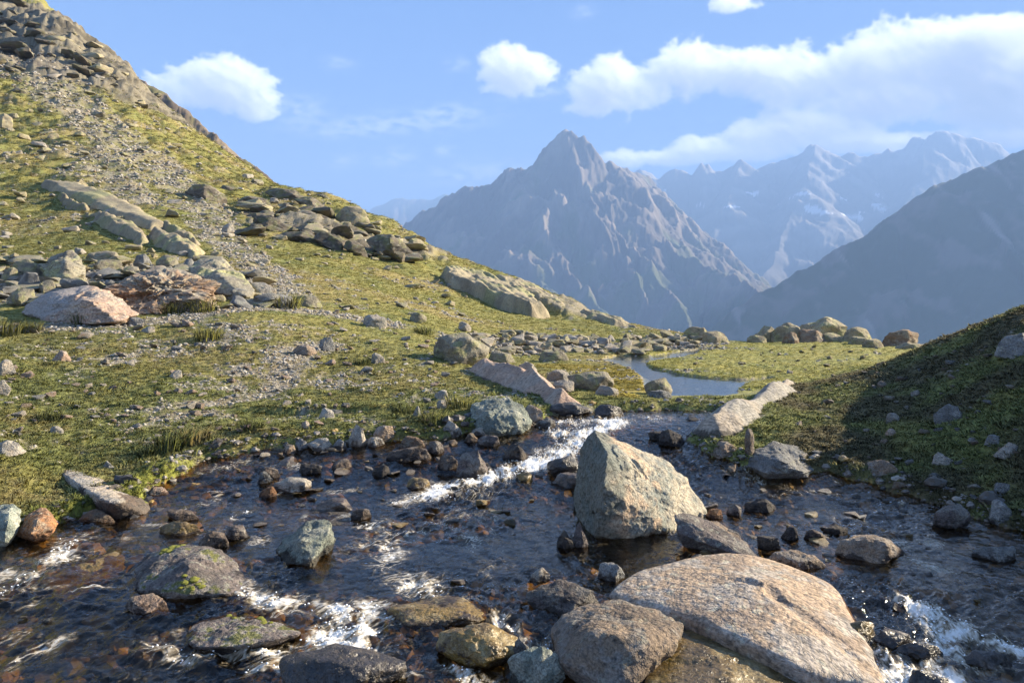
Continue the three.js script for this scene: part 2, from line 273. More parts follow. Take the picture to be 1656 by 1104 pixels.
function groundColor(x, d, y, c) {
  if (d < 10.4) { const s = sdStream(x, d) + 0.09 * n2(x * 2.6, d * 2.6); if (s < 0.02) { const k = sm(0.05, 0.35, fbm2(x * 1.3 + 8, d * 1.3, 3) + 0.25 * n2(x * 9, d * 9)); return mix3(mix3(C.bed, [0.11, 0.085, 0.06], clamp(0.5 + c.fine)), C.gold, k * 0.75); } }
  if (d > 8.8 && d < 20 && sdPond(x, d) < 0.03) return [0.24, 0.21, 0.16];
  let g = mix3(C.grass, C.green, sm(-0.15, 0.25, c.mid + (d < 10 ? 0.25 : -0.1)));
  g = mix3(g, C.dry, sm(0.0, 0.35, c.big + c.fine * 0.5 - (d < 10 ? 0.12 : 0) - (c.px > 1040 && d > 10 && d < 24 ? 0.2 : 0)));
  if (c.px > 1040 && d > 10.2 && d < 24) g = mix3(g, mix3([0.33, 0.30, 0.062], [0.26, 0.26, 0.055], sm(-0.2, 0.2, c.mid)), 0.8);
  if (d > 14 && c.px < 1000) g = [g[0] * 1.12, g[1] * 1.12, g[2] * 1.05];
  if (c.px > 1250 && d < 11.5) g = mix3(g, C.heath, sm(-0.3, 0.15, fbm2(x * 1.1, d * 1.1 + 40, 3)) * 0.85);
  let b = mix3(C.soil, C.gravel, sm(-0.2, 0.25, c.fine + c.scree * 0.25 + c.rub * 0.2));
  let o = mix3(g, b, clamp(c.bare) * 0.92);
  if (c.rock > 0) { const st = n2(x * 0.3 + y * 1.2, d * 0.22 + y * 0.9); o = mix3(o, mix3(C.rock, C.darkRock, sm(-0.25, 0.3, st + c.fine * 0.7 - (c.px > 700 ? 0.5 : 0))), c.rock * 0.92); }
  if (d < 20 && d > 9) o = mix3(o, C.goldMoss, sm(-0.1, 0.3, goldMoss(x, d) + c.fine * 0.3));
  if (d < 9) o = mix3(o, C.moss, sm(-0.05, 0.3, brightMoss(x, d) + c.fine * 0.4) * 0.8);
  return o;
}
function relief(x, d, y, c) {                              // finest relief of the land, metres
  if (d < 10.4) { const s = sdStream(x, d); if (s < 0.05) return 0.025 * fbm2(x * 7, d * 7, 3); }
  if (d > 8.8 && d < 20) { const s = sdPond(x, d); if (s < 0.05) return 0; if (s < 0.4) return 0.03 * s * fbm2(x * 6, d * 6, 2); }
  let h = 0.05 * fbm2(x * 2.3, d * 2.3, 3) + 0.035 * fbm2(x * 9, d * 9, 2) * (1 - c.bare * 0.6);
  if (d > 18) h += 0.012 * d * fbm2(x * 0.5, d * 0.5, 4) * sm(18, 40, d);
  if (c.rock > 0) { const k = d * 0.018; h += c.rock * k * ((ridge2((x + d * 0.5) * 4 / d, (d - x * 0.7 + y * 0.6) * 9 / d + 7, 5) - 0.75) * 0.9 + 1.1 * fbm2(x * 5 / d + d * 0.03, d * 0.07 + y * 0.10, 5) + 0.25); }
  if (d < 9) h += 0.05 * sm(0, 0.4, brightMoss(x, d)) * (0.6 + n2(x * 14, d * 14));
  return h;
}
const bitmap = (n, f) => { const a = new Uint8Array(n * n * 4); for (let y = 0; y < n; y++) for (let x = 0; x < n; x++) { const c = f(x / n, y / n), o = (y * n + x) * 4; a[o] = clamp(c[0]) * 255; a[o + 1] = clamp(c[1]) * 255; a[o + 2] = clamp(c[2]) * 255; a[o + 3] = 255; } const t = new THREE.DataTexture(a, n, n); t.magFilter = THREE.LinearFilter; t.minFilter = THREE.LinearMipmapLinearFilter; t.generateMipmaps = true; t.wrapS = t.wrapT = THREE.RepeatWrapping; t.needsUpdate = true; return t; };
function n2p(x, y, per) {                                  // noise that repeats every PER cells
  const xf = Math.floor(x), yf = Math.floor(y), X = ((xf % per) + per) % per, Y = ((yf % per) + per) % per, X1 = (X + 1) % per, Y1 = (Y + 1) % per; x -= xf; y -= yf;
  const u = fade(x), v = fade(y), h = (i, j) => PERM[PERM[i & 255] + (j & 255)];
  return lerp(lerp(gr2(h(X, Y), x, y), gr2(h(X1, Y), x - 1, y), u), lerp(gr2(h(X, Y1), x, y - 1), gr2(h(X1, Y1), x - 1, y - 1), u), v);
}
const tiled = (u, v, k, o, s) => { let r = 0, a = 0.5, p = k; for (let i = 0; i < o; i++) { r += a * n2p(u * p + s * 0, v * p, p); p *= 2; a *= 0.55; } return r; };
const grainTex = bitmap(512, (u, v) => { const n = 0.78 + 0.85 * tiled(u, v, 24, 4, 3) + 0.3 * tiled(u, v, 5, 3, 9); return [n, n, n]; });
grainTex.colorSpace = THREE.NoColorSpace;
const bumpTex = bitmap(512, (u, v) => { const a = 0.5 + 0.7 * tiled(u, v, 9, 6, 5), b = Math.abs(tiled(u, v, 4, 5, 12) + 0.05); const n = a - 0.25 * (1 - sm(0, 0.04, b)); return [n, n, n]; });

// the land itself: one sheet, fine where the camera sees it
{
  const cols = [], rows = [];
  for (let p = -1100; p < -80; p += 34) cols.push(p); for (let p = -80; p < 1736; p += 2.8) cols.push(p); for (let p = 1736; p <= 3090; p += 34) cols.push(p);
  for (let i = 0, n = 570; i < n; i++) rows.push(Math.exp(lerp(Math.log(2.25), Math.log(270), i / (n - 1))));
  const nc = cols.length, nr = rows.length, pos = new Float32Array(nc * nr * 3), col = new Float32Array(nc * nr * 3), uv = new Float32Array(nc * nr * 2), idx = new Uint32Array((nc - 1) * (nr - 1) * 6);
  let o = 0;
  for (let j = 0; j < nr; j++) for (let i = 0; i < nc; i++, o++) {
    const d = rows[j], x = (cols[i] - CX) / F * d, y = ground(x, d), c = cover(x, d, y), k = groundColor(x, d, y, c);
    pos[o * 3] = x; pos[o * 3 + 1] = y + relief(x, d, y, c); pos[o * 3 + 2] = -d; uv[o * 2] = x / 0.9; uv[o * 2 + 1] = d / 0.9;
    col[o * 3] = k[0]; col[o * 3 + 1] = k[1]; col[o * 3 + 2] = k[2];
  }
  o = 0; for (let j = 0; j + 1 < nr; j++) for (let i = 0; i + 1 < nc; i++) { const a = j * nc + i; idx.set([a, a + 1, a + nc + 1, a, a + nc + 1, a + nc], o); o += 6; }
  const g = new THREE.BufferGeometry();
  g.setAttribute('position', new THREE.BufferAttribute(pos, 3)); g.setAttribute('color', new THREE.BufferAttribute(col, 3)); g.setAttribute('uv', new THREE.BufferAttribute(uv, 2)); g.setIndex(new THREE.BufferAttribute(idx, 1));
  g.computeVertexNormals();
  structure(new THREE.Mesh(g, new THREE.MeshStandardMaterial({ vertexColors: true, roughness: 1, map: grainTex, bumpMap: bumpTex, bumpScale: 0.02 })), 'ground', 'grassy and stony mountain ground on both sides of the stream');
}

// ---------------------------------------------------------------- mountains: ridges with faces falling away from them
const rockUv = 1 / 60;
function massif(name, label, o) {
  const segs = [];
  for (const r of o.ridges) { const q = r.pts.map(([a, b, d]) => { const p = P(a, b, d); return [p[0], p[1], d]; }); let run = (r.seed ?? segs.length) * 777; for (let i = 0; i + 1 < q.length; i++) { const l = Math.hypot(q[i + 1][0] - q[i][0], q[i + 1][2] - q[i][2]); segs.push([...q[i], ...q[i + 1], r.k ?? o.k, run, l]); run += l; } }
  const nx = o.nx, nd = o.nd, pos = new Float32Array(nx * nd * 3), col = new Float32Array(nx * nd * 3), uv = new Float32Array(nx * nd * 2), idx = new Uint32Array((nx - 1) * (nd - 1) * 6), S = o.size;
  for (let j = 0, v = 0; j < nd; j++) for (let i = 0; i < nx; i++, v++) {
    const px = lerp(o.px[0], o.px[1], i / (nx - 1)), d = o.d[0] * Math.pow(o.d[1] / o.d[0], j / (nd - 1)), x = (px - CX) / F * d;
    const wx = x + S * (0.30 * fbm2(x / S * 0.8, d / S * 0.8, 3) + 0) * (o.warp ?? 1) + S * (o.crisp ?? 0.085) * fbm2(x / S * 5, d / S * 5, 4), wd = d + S * (0.30 * fbm2(x / S * 0.8 + 50, d / S * 0.8, 3) + 0) * (o.warp ?? 1) + S * (o.crisp ?? 0.085) * fbm2(x / S * 5 + 20, d / S * 5, 4);
    let best = -1e9, al = 0, di = 0;
    for (const [ax, ay, ad, bx, by, bd, k, run, l] of segs) {
      const ex = bx - ax, ed = bd - ad; let t = ((wx - ax) * ex + (wd - ad) * ed) / (ex * ex + ed * ed);
      t = clamp(t); const ds = Math.hypot(wx - ax - ex * t, wd - ad - ed * t);
      const h = ay + (by - ay) * t - k * ds;
      if (h > best) { best = h; al = run + t * l; di = ds; }
    }
    const gl = ridge2(al / S * 2.6, di / S * 0.4, 5) - 0.68, rg = ridge2(x / S * 1.8, d / S * 1.8, 6) - 0.70, far = sm(0, S * 0.5, di);
    let y = best + S * (o.gully ?? 0.22) * gl * (0.25 + 0.75 * far) + S * (o.rough ?? 0.12) * rg * (0.7 + 0.3 * far);
    y = Math.max(y, o.floor + S * 0.1 * fbm2(x / S, d / S, 3));
    pos.set([x, y, -d], v * 3); uv.set([x * rockUv, (y * 0.8 + d) * rockUv], v * 2);
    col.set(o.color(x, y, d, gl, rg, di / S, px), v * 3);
  }
  for (let j = 0, q = 0; j + 1 < nd; j++) for (let i = 0; i + 1 < nx; i++, q += 6) { const a = j * nx + i; idx.set([a, a + 1, a + nx + 1, a, a + nx + 1, a + nx], q); }
  const g = new THREE.BufferGeometry();
  g.setAttribute('position', new THREE.BufferAttribute(pos, 3)); g.setAttribute('color', new THREE.BufferAttribute(col, 3)); g.setAttribute('uv', new THREE.BufferAttribute(uv, 2)); g.setIndex(new THREE.BufferAttribute(idx, 1)); g.computeVertexNormals();
  structure(new THREE.Mesh(g, new THREE.MeshStandardMaterial({ vertexColors: true, roughness: 1 })), name, label);
}
const rockGrass = (lowGrass, S) => (x, y, d, gl, rg, q) => {
  const m = fbm2(x / S * 3, d / S * 3, 4), gr = sm(-0.1, 0.25, m + lowGrass(y) - gl * 0.5);
  return mix3(mix3([0.10, 0.08, 0.064], [0.215, 0.17, 0.13], sm(-0.2, 0.3, rg + m)), [0.07, 0.08, 0.028], gr);
};
massif('mountain', 'pointed rocky peak across the valley with steep ribbed flanks', {
  px: [520, 1330], nx: 500, d: [2900, 5400], nd: 260, k: 0.95, size: 620, floor: -900, gully: 0.24, rough: 0.21, warp: 0.42, crisp: 0.07,
  ridges: [
    { pts: [[540, 430, 4900], [650, 362, 4750], [700, 336, 4700], [760, 302, 4650], [800, 284, 4600], [836, 268, 4560], [856, 260, 4540], [868, 256, 4530]], k: 1.0 },
    { pts: [[868, 266, 4520], [872, 238, 4515], [886, 222, 4510], [904, 211, 4505], [922, 207, 4500], [938, 210, 4500], [954, 224, 4500], [968, 246, 4510], [980, 272, 4540]], k: 1.9 },
    { pts: [[868, 256, 4520], [980, 262, 4540]], k: 0.9 },
    { pts: [[980, 264, 4540], [1010, 272, 4700], [1050, 280, 5000]], k: 1.0 },
    { pts: [[868, 268, 4500], [852, 330, 4250], [880, 385, 4000], [915, 440, 3700], [955, 500, 3400], [965, 560, 3150]], k: 1.05, seed: 3 },
    { pts: [[980, 272, 4500], [1000, 318, 4350], [1040, 352, 4200], [1085, 392, 4000], [1140, 425, 3800], [1190, 450, 3600], [1218, 470, 3450], [1225, 560, 3250]], k: 1.0, seed: 5 },
    { pts: [[926, 216, 4480], [945, 290, 4330], [985, 350, 4100], [1030, 410, 3850], [1075, 465, 3550], [1130, 545, 3200]], k: 1.15, seed: 7 },
    { pts: [[760, 318, 4620], [740, 380, 4300], [760, 450, 3900], [790, 540, 3500]], k: 1.0, seed: 9 },
  ],
  color: rockGrass((y) => lerp(0.2, -0.3, sm(-150, 500, y)), 620),
});
massif('mountain_range', 'distant jagged mountain range with snow patches below its crest', {
  px: [900, 2100], nx: 640, d: [5200, 8600], nd: 170, k: 0.95, size: 900, floor: -1000, gully: 0.16, rough: 0.09, warp: 0.3, crisp: 0.04,
  ridges: [
    { pts: [[940, 300], [985, 280], [1008, 280], [1032, 270], [1048, 276], [1062, 284], [1090, 273], [1102, 272], [1120, 284], [1128, 276], [1134, 262], [1140, 268], [1146, 264], [1152, 272], [1168, 272], [1185, 264], [1202, 255], [1212, 262], [1222, 275], [1232, 268], [1262, 258], [1285, 250], [1300, 242], [1312, 229], [1320, 229], [1332, 240], [1346, 248], [1360, 250], [1372, 242], [1384, 248], [1400, 252], [1425, 246], [1436, 236], [1444, 242], [1462, 234], [1476, 220], [1486, 219], [1493, 229], [1500, 218], [1512, 213], [1526, 212], [1534, 214], [1548, 217], [1570, 222], [1590, 224], [1612, 230], [1632, 245], [1660, 262], [1800, 290], [2100, 260]].map(([a, b]) => [a, b, 7600]), k: 1.35, seed: 1 },
    { pts: [[1318, 232, 7550], [1300, 300, 7000], [1260, 380, 6400], [1230, 460, 5700], [1200, 560, 5300]], k: 0.85, seed: 4 },
    { pts: [[1202, 258, 7550], [1180, 320, 7000], [1140, 400, 6400], [1100, 500, 5600]], k: 0.85, seed: 6 },
    { pts: [[1500, 220, 7550], [1480, 300, 7000], [1440, 380, 6400], [1400, 480, 5700]], k: 0.85, seed: 8 },
    { pts: [[1034, 274, 7550], [1020, 340, 7000], [1000, 420, 6400]], k: 0.85, seed: 12 },
    { pts: [[1660, 262, 7550], [1640, 340, 6900], [1600, 420, 6300]], k: 0.85, seed: 14 },
  ],
  color: (x, y, d, gl, rg, q, px) => {
    const m = fbm2(x / 260, y / 120 + d / 600, 4), e = (y - 900) / 400;
    const snow = sm(0.20, 0.25, m - Math.abs(e + 0.15) * 0.35 - gl * 0.3 + 0.02 * Math.sin(px));
    return mix3(mix3([0.17, 0.15, 0.13], [0.26, 0.23, 0.2], sm(-0.2, 0.3, rg + m)), [0.85, 0.86, 0.88], snow);
  },
});
massif('distant_ridge', 'pale distant ridge beyond the valley left of the pointed peak', {
  px: [420, 980], nx: 200, d: [9000, 12000], nd: 70, k: 0.7, size: 900, floor: -1000, gully: 0.18, rough: 0.03, warp: 0.2,
  ridges: [{ pts: [[420, 380], [560, 348], [597, 341], [618, 330], [634, 321], [655, 320], [690, 322], [730, 312], [770, 306], [800, 302], [860, 306], [980, 330]].map(([a, b]) => [a, b, 10800]), k: 0.8 }],
  color: rockGrass(() => -0.05, 900),
});
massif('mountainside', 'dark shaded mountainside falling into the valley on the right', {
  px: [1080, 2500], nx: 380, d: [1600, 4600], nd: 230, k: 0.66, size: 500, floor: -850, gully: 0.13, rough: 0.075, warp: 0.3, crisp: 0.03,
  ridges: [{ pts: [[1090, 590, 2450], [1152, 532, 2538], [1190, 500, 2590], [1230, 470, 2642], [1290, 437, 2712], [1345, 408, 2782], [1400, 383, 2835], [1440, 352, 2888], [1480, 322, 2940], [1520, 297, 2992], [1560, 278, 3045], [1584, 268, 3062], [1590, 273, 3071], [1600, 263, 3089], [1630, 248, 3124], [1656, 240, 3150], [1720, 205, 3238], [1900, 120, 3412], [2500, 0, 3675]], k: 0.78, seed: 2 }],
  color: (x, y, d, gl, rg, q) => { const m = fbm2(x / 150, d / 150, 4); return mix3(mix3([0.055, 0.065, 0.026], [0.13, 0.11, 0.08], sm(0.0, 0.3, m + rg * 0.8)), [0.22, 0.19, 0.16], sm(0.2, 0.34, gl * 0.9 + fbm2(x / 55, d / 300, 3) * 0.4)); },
});
massif('rocky_spur', 'brown rocky spur rising behind the grassy hillside at left', {
  px: [60, 560], nx: 300, d: [170, 420], nd: 160, k: 0.85, size: 40, floor: -60, gully: 0.16, rough: 0.10, warp: 0.4,
  ridges: [{ pts: [[100, 40, 330], [200, 106, 320], [232, 134, 316], [246, 143, 314], [275, 160, 310], [300, 182, 305], [330, 202, 300], [352, 216, 297], [380, 246, 292], [408, 268, 288], [432, 291, 285], [470, 335, 280], [540, 420, 270]], k: 0.9, seed: 2 }],
  color: (x, y, d, gl, rg) => mix3(mix3([0.20, 0.155, 0.11], [0.11, 0.085, 0.065], sm(-0.2, 0.2, gl + rg)), [0.12, 0.115, 0.035], sm(0.0, 0.3, fbm2(x / 9, d / 9, 4))),
});
{ const g = new THREE.PlaneGeometry(30000, 30000); g.rotateX(-Math.PI / 2); g.translate(0, -860, -6000); structure(new THREE.Mesh(g, new THREE.MeshStandardMaterial({ color: new THREE.Color().setRGB(0.06, 0.075, 0.03), roughness: 1 })), 'valley_floor', 'green valley floor far below between the mountains'); }

// ---------------------------------------------------------------- water
const foamLines = [];                                      // lines of white water: points as photo pixels, half width in metres, strength
const foam = (pts, w, s) => foamLines.push([pts.map(([a, b]) => water(a, b)), w, s]);
foam([[1000, 682], [955, 704], [920, 722], [880, 744], [825, 764], [770, 783], [710, 797]], 0.20, 1.15);
foam([[1060, 675], [1000, 680], [900, 683], [870, 684]], 0.22, 0.55);
foam([[960, 700], [900, 700]], 0.16, 0.7); foam([[700, 795], [630, 815]], 0.12, 0.6);
foam([[600, 850], [640, 935], [690, 955], [720, 975]], 0.15, 0.62); foam([[560, 835], [590, 830]], 0.08, 0.55); foam([[740, 860], [800, 900]], 0.2, 0.36); foam([[620, 880], [760, 830]], 0.25, 0.36);
foam([[395, 952], [440, 975], [500, 985], [560, 1000], [595, 1015]], 0.13, 1.0); foam([[540, 990], [535, 1030], [560, 1060]], 0.16, 1.15); foam([[600, 985], [640, 1000]], 0.1, 0.7);
foam([[265, 1050], [330, 1062], [420, 1045], [470, 1060], [420, 1085]], 0.09, 0.75); foam([[130, 955], [190, 948]], 0.06, 0.7);
foam([[-20, 965], [30, 930], [85, 905], [125, 870]], 0.16, 0.72); foam([[0, 1090], [50, 1060], [105, 1035]], 0.06, 0.6); foam([[40, 990], [90, 960]], 0.05, 0.5);
foam([[300, 825], [330, 810], [350, 800]], 0.08, 0.6); foam([[375, 840], [405, 825]], 0.08, 0.65); foam([[330, 760], [400, 745], [480, 755]], 0.12, 0.42); foam([[240, 845], [330, 862]], 0.1, 0.42);
foam([[660, 1090], [720, 1085], [770, 1100]], 0.09, 0.7); foam([[800, 1000], [830, 1020]], 0.07, 0.7);
foam([[1405, 1070], [1440, 1085], [1520, 1090]], 0.12, 1.0); foam([[1490, 980], [1505, 1010], [1560, 1030], [1620, 1045], [1680, 1060]], 0.12, 0.95); foam([[1530, 1050], [1600, 1070]], 0.12, 0.75);
foam([[1370, 840], [1420, 855], [1500, 890]], 0.14, 0.40); foam([[1490, 905], [1530, 925]], 0.1, 0.42); foam([[1180, 760], [1260, 790], [1330, 800]], 0.18, 0.36); foam([[850, 1040], [870, 1070]], 0.06, 0.5);
function whiteness(x, d) {
  let best = 0;
  for (const [q, w, s] of foamLines) for (let i = 0; i + 1 < q.length; i++) {
    const [ax, ad] = q[i], [bx, bd] = q[i + 1], ex = bx - ax, ed = bd - ad, t = clamp(((x - ax) * ex + (d - ad) * ed) / (ex * ex + ed * ed + 1e-9)), r = Math.hypot(x - ax - ex * t, d - ad - ed * t) / w;
    if (r < 1.8) best = Math.max(best, s * Math.exp(-r * r * 1.1));
  }
  best *= 0.62 + 0.75 * sm(-0.25, 0.3, fbm2(x * 3.4 + 12, d * 3.4, 3));
  return Math.max(best, 0.42 * sm(0.12, 0.42, fbm2(x * 2.6 + 60, d * 2.6, 3)));
}
const flow = (x, d) => { const a = lerp(-0.75, 0.35, sm(-0.5, 2.6, x)), c = Math.cos(a), s = Math.sin(a); return [x * c + d * s, -x * s + d * c]; };   // across and along the current
const WT = { x0: -5, d0: 2.4, wx: 10, wd: 8 };
const whiteGrid = (() => { const n = 400, g = new Float32Array((n + 1) * (n + 1)); for (let j = 0; j <= n; j++) for (let i = 0; i <= n; i++) { const x = WT.x0 + WT.wx * i / n, d = WT.d0 + WT.wd * j / n; g[j * (n + 1) + i] = whiteness(x + 0.16 * fbm2(x * 4, d * 4, 3), d + 0.16 * fbm2(x * 4 + 30, d * 4, 3)); } return (x, d) => { const a = clamp((x - WT.x0) / WT.wx * n, 0, n - 0.001), b = clamp((d - WT.d0) / WT.wd * n, 0, n - 0.001), i = a | 0, j = b | 0, f = a - i, h = b - j, o = j * (n + 1) + i; return lerp(lerp(g[o], g[o + 1], f), lerp(g[o + n + 1], g[o + n + 2], f), h); }; })();
const wave = (x, d, wh) => {
  const [a, b] = flow(x, d), wx = n2(a * 2.1, b * 2.1) * 0.25, k = (0.3 + 1.7 * sm(-0.15, 0.3, fbm2(x * 0.9, d * 0.9, 3))) * (1 - 0.65 * sm(7.2, 8.2, d)) + wh * 0.5;
  return k * (0.013 * n2(a * 3.2 + wx * 3, b * 4.6) + 0.011 * n2(a * 7 + wx * 5, b * 9.5 + wx * 4) + 0.006 * n2(a * 17 + wx * 9, b * 21) + 0.0028 * n2(a * 41, b * 47)) + wh * (0.012 * n2(a * 6, b * 5) + 0.007 * n2(a * 22, b * 18));
};
{
  const n = 2048, colour = new Uint8Array(n * n * 4), mask = new Uint8Array(n * n * 4);
  for (let j = 0; j < n; j++) for (let i = 0; i < n; i++) {
    const x = WT.x0 + WT.wx * (i + 0.5) / n, d = WT.d0 + WT.wd * (j + 0.5) / n, o = (j * n + i) * 4, wh = whiteGrid(x, d);
    let f = 0;
    if (wh > 0.03) {
      const [a, b] = flow(x, d), w1 = n2(a * 7, b * 4) * 0.12, w2 = n2(a * 7 + 9, b * 4 + 4) * 0.12;
      const net = ridge2((a + w1) * 15, (b + w2) * 8, 4) - 0.80 + 0.3 * n2(a * 4, b * 3), bub = n2(a * 70, b * 40) * 0.22;
      f = sm(-0.1, 0.85, wh * 0.9 - 0.16 + net * 0.95 + bub) * 0.9;
    }
    colour[o] = lerp(192, 244, f); colour[o + 1] = lerp(172, 244, f); colour[o + 2] = lerp(136, 242, f); colour[o + 3] = 255;
    mask[o] = 255 * (1 - f); mask[o + 1] = 255 * lerp(0.07, 0.8, f); mask[o + 2] = 0; mask[o + 3] = 255;
  }
  const tex = (a, srgb) => { const t = new THREE.DataTexture(a, n, n); t.magFilter = THREE.LinearFilter; t.colorSpace = srgb ? THREE.SRGBColorSpace : THREE.NoColorSpace; t.needsUpdate = true; return t; };
  const ripple = bumpTex.clone(); ripple.repeat.set(13, 10); ripple.needsUpdate = true;
  const ct = tex(colour, true), mt = tex(mask, false);
  const m = new THREE.MeshPhysicalMaterial({ map: ct, transmission: 1, transmissionMap: mt, roughness: 1, roughnessMap: mt, thickness: 0, ior: 1.33, bumpMap: ripple, bumpScale: 0.007 });
  const cols = [], rows = []; for (let p = -110; p <= 1770; p += 3.6) cols.push(p); for (let d = 2.5; d < 9.6; d *= 1.0032) rows.push(d);
  const id = new Map(), pos = [], uv = [], idx = [], vert = (i, j) => { const k = i * 10000 + j; if (id.has(k)) return id.get(k); const d = rows[j], x = (cols[i] - CX) / F * d, wh = whiteGrid(x, d); pos.push(x, levelAt(d) + wave(x, d, wh), -d); uv.push((x - WT.x0) / WT.wx, (d - WT.d0) / WT.wd); id.set(k, pos.length / 3 - 1); return pos.length / 3 - 1; };
  for (let j = 0; j + 1 < rows.length; j++) for (let i = 0; i + 1 < cols.length; i++) { const d = rows[j], x = (cols[i] - CX) / F * d; if (sdStream(x, d) > 0.22) continue; const a = vert(i, j), b = vert(i + 1, j), c = vert(i + 1, j + 1), e = vert(i, j + 1); idx.push(a, b, c, a, c, e); }
  const g = new THREE.BufferGeometry(); g.setAttribute('position', new THREE.Float32BufferAttribute(pos, 3)); g.setAttribute('uv', new THREE.Float32BufferAttribute(uv, 2)); g.setIndex(idx); g.computeVertexNormals();
  structure(new THREE.Mesh(g, m), 'stream_water', 'dark clear stream with white riffles running between boulders');
}
{
  const pos = [], idx = [], nx = 170, nd = 190, X0 = 1, X1 = 6.8, D0 = 9.2, D1 = 19;
  for (let j = 0; j < nd; j++) for (let i = 0; i < nx; i++) { const x = lerp(X0, X1, i / (nx - 1)), d = lerp(D0, D1, j / (nd - 1)); pos.push(x, 0.352 + 0.003 * n2(x * 5, d * 5) + 0.0018 * n2(x * 14, d * 15), -d); if (i + 1 < nx && j + 1 < nd && sdPond(x, d) < 0.25) { const a = j * nx + i; idx.push(a, a + 1, a + nx + 1, a, a + nx + 1, a + nx); } }
  const g = new THREE.BufferGeometry(); g.setAttribute('position', new THREE.Float32BufferAttribute(pos, 3)); g.setIndex(idx); g.computeVertexNormals();
  structure(new THREE.Mesh(g, new THREE.MeshPhysicalMaterial({ color: new THREE.Color().setRGB(0.75, 0.8, 0.75), transmission: 1, thickness: 0, roughness: 0.12, ior: 1.33 })), 'pond_water', 'still pond mirroring the sky beside the flat meadow');
}

// ---------------------------------------------------------------- rocks
const dryMat = new THREE.MeshStandardMaterial({ vertexColors: true, roughness: 0.92, map: grainTex, bumpMap: bumpTex, bumpScale: 0.016 });
const wetMat = new THREE.MeshStandardMaterial({ vertexColors: true, roughness: 0.38, map: grainTex, bumpMap: bumpTex, bumpScale: 0.008 });
const spheres = new Map();
function sphere(n) { if (!spheres.has(n)) { const g = new THREE.IcosahedronGeometry(1, n); g.deleteAttribute('normal'); g.deleteAttribute('uv'); spheres.set(n, mergeVertices(g, 1e-5)); } return spheres.get(n); }
const STYLE = {                                            // [main colour, second colour, third colour in patches, share of patches]
  pale: [[0.44, 0.40, 0.33], [0.31, 0.285, 0.25], [0.50, 0.41, 0.31], 0.3], lichen: [[0.34, 0.30, 0.21], [0.22, 0.195, 0.15], [0.35, 0.34, 0.15], 0.28],
  grey: [[0.25, 0.245, 0.23], [0.16, 0.155, 0.145], [0.33, 0.315, 0.28], 0.3], tan: [[0.40, 0.29, 0.195], [0.27, 0.20, 0.145], [0.34, 0.30, 0.255], 0.35],
  brown: [[0.14, 0.10, 0.072], [0.075, 0.056, 0.045], [0.20, 0.165, 0.135], 0.3], dark: [[0.060, 0.050, 0.044], [0.030, 0.026, 0.024], [0.10, 0.08, 0.06], 0.25],
  green: [[0.24, 0.265, 0.215], [0.125, 0.145, 0.125], [0.36, 0.36, 0.29], 0.35], orange: [[0.44, 0.21, 0.085], [0.30, 0.16, 0.085], [0.36, 0.28, 0.2], 0.25],
  gold: [[0.25, 0.16, 0.04], [0.13, 0.085, 0.03], [0.33, 0.25, 0.12], 0.3], pink: [[0.47, 0.33, 0.24], [0.36, 0.25, 0.185], [0.42, 0.35, 0.28], 0.3],
  rust: [[0.28, 0.19, 0.125], [0.32, 0.275, 0.205], [0.33, 0.19, 0.10], 0.25], mottled: [[0.155, 0.125, 0.112], [0.085, 0.07, 0.062], [0.25, 0.225, 0.19], 0.35],
  outcrop: [[0.43, 0.36, 0.225], [0.27, 0.225, 0.15], [0.34, 0.33, 0.15], 0.3], cragged: [[0.20, 0.165, 0.12], [0.085, 0.072, 0.057], [0.15, 0.15, 0.06], 0.3], pyramid: [[0.42, 0.365, 0.27], [0.205, 0.215, 0.185], [0.47, 0.33, 0.21], 0.28],
};
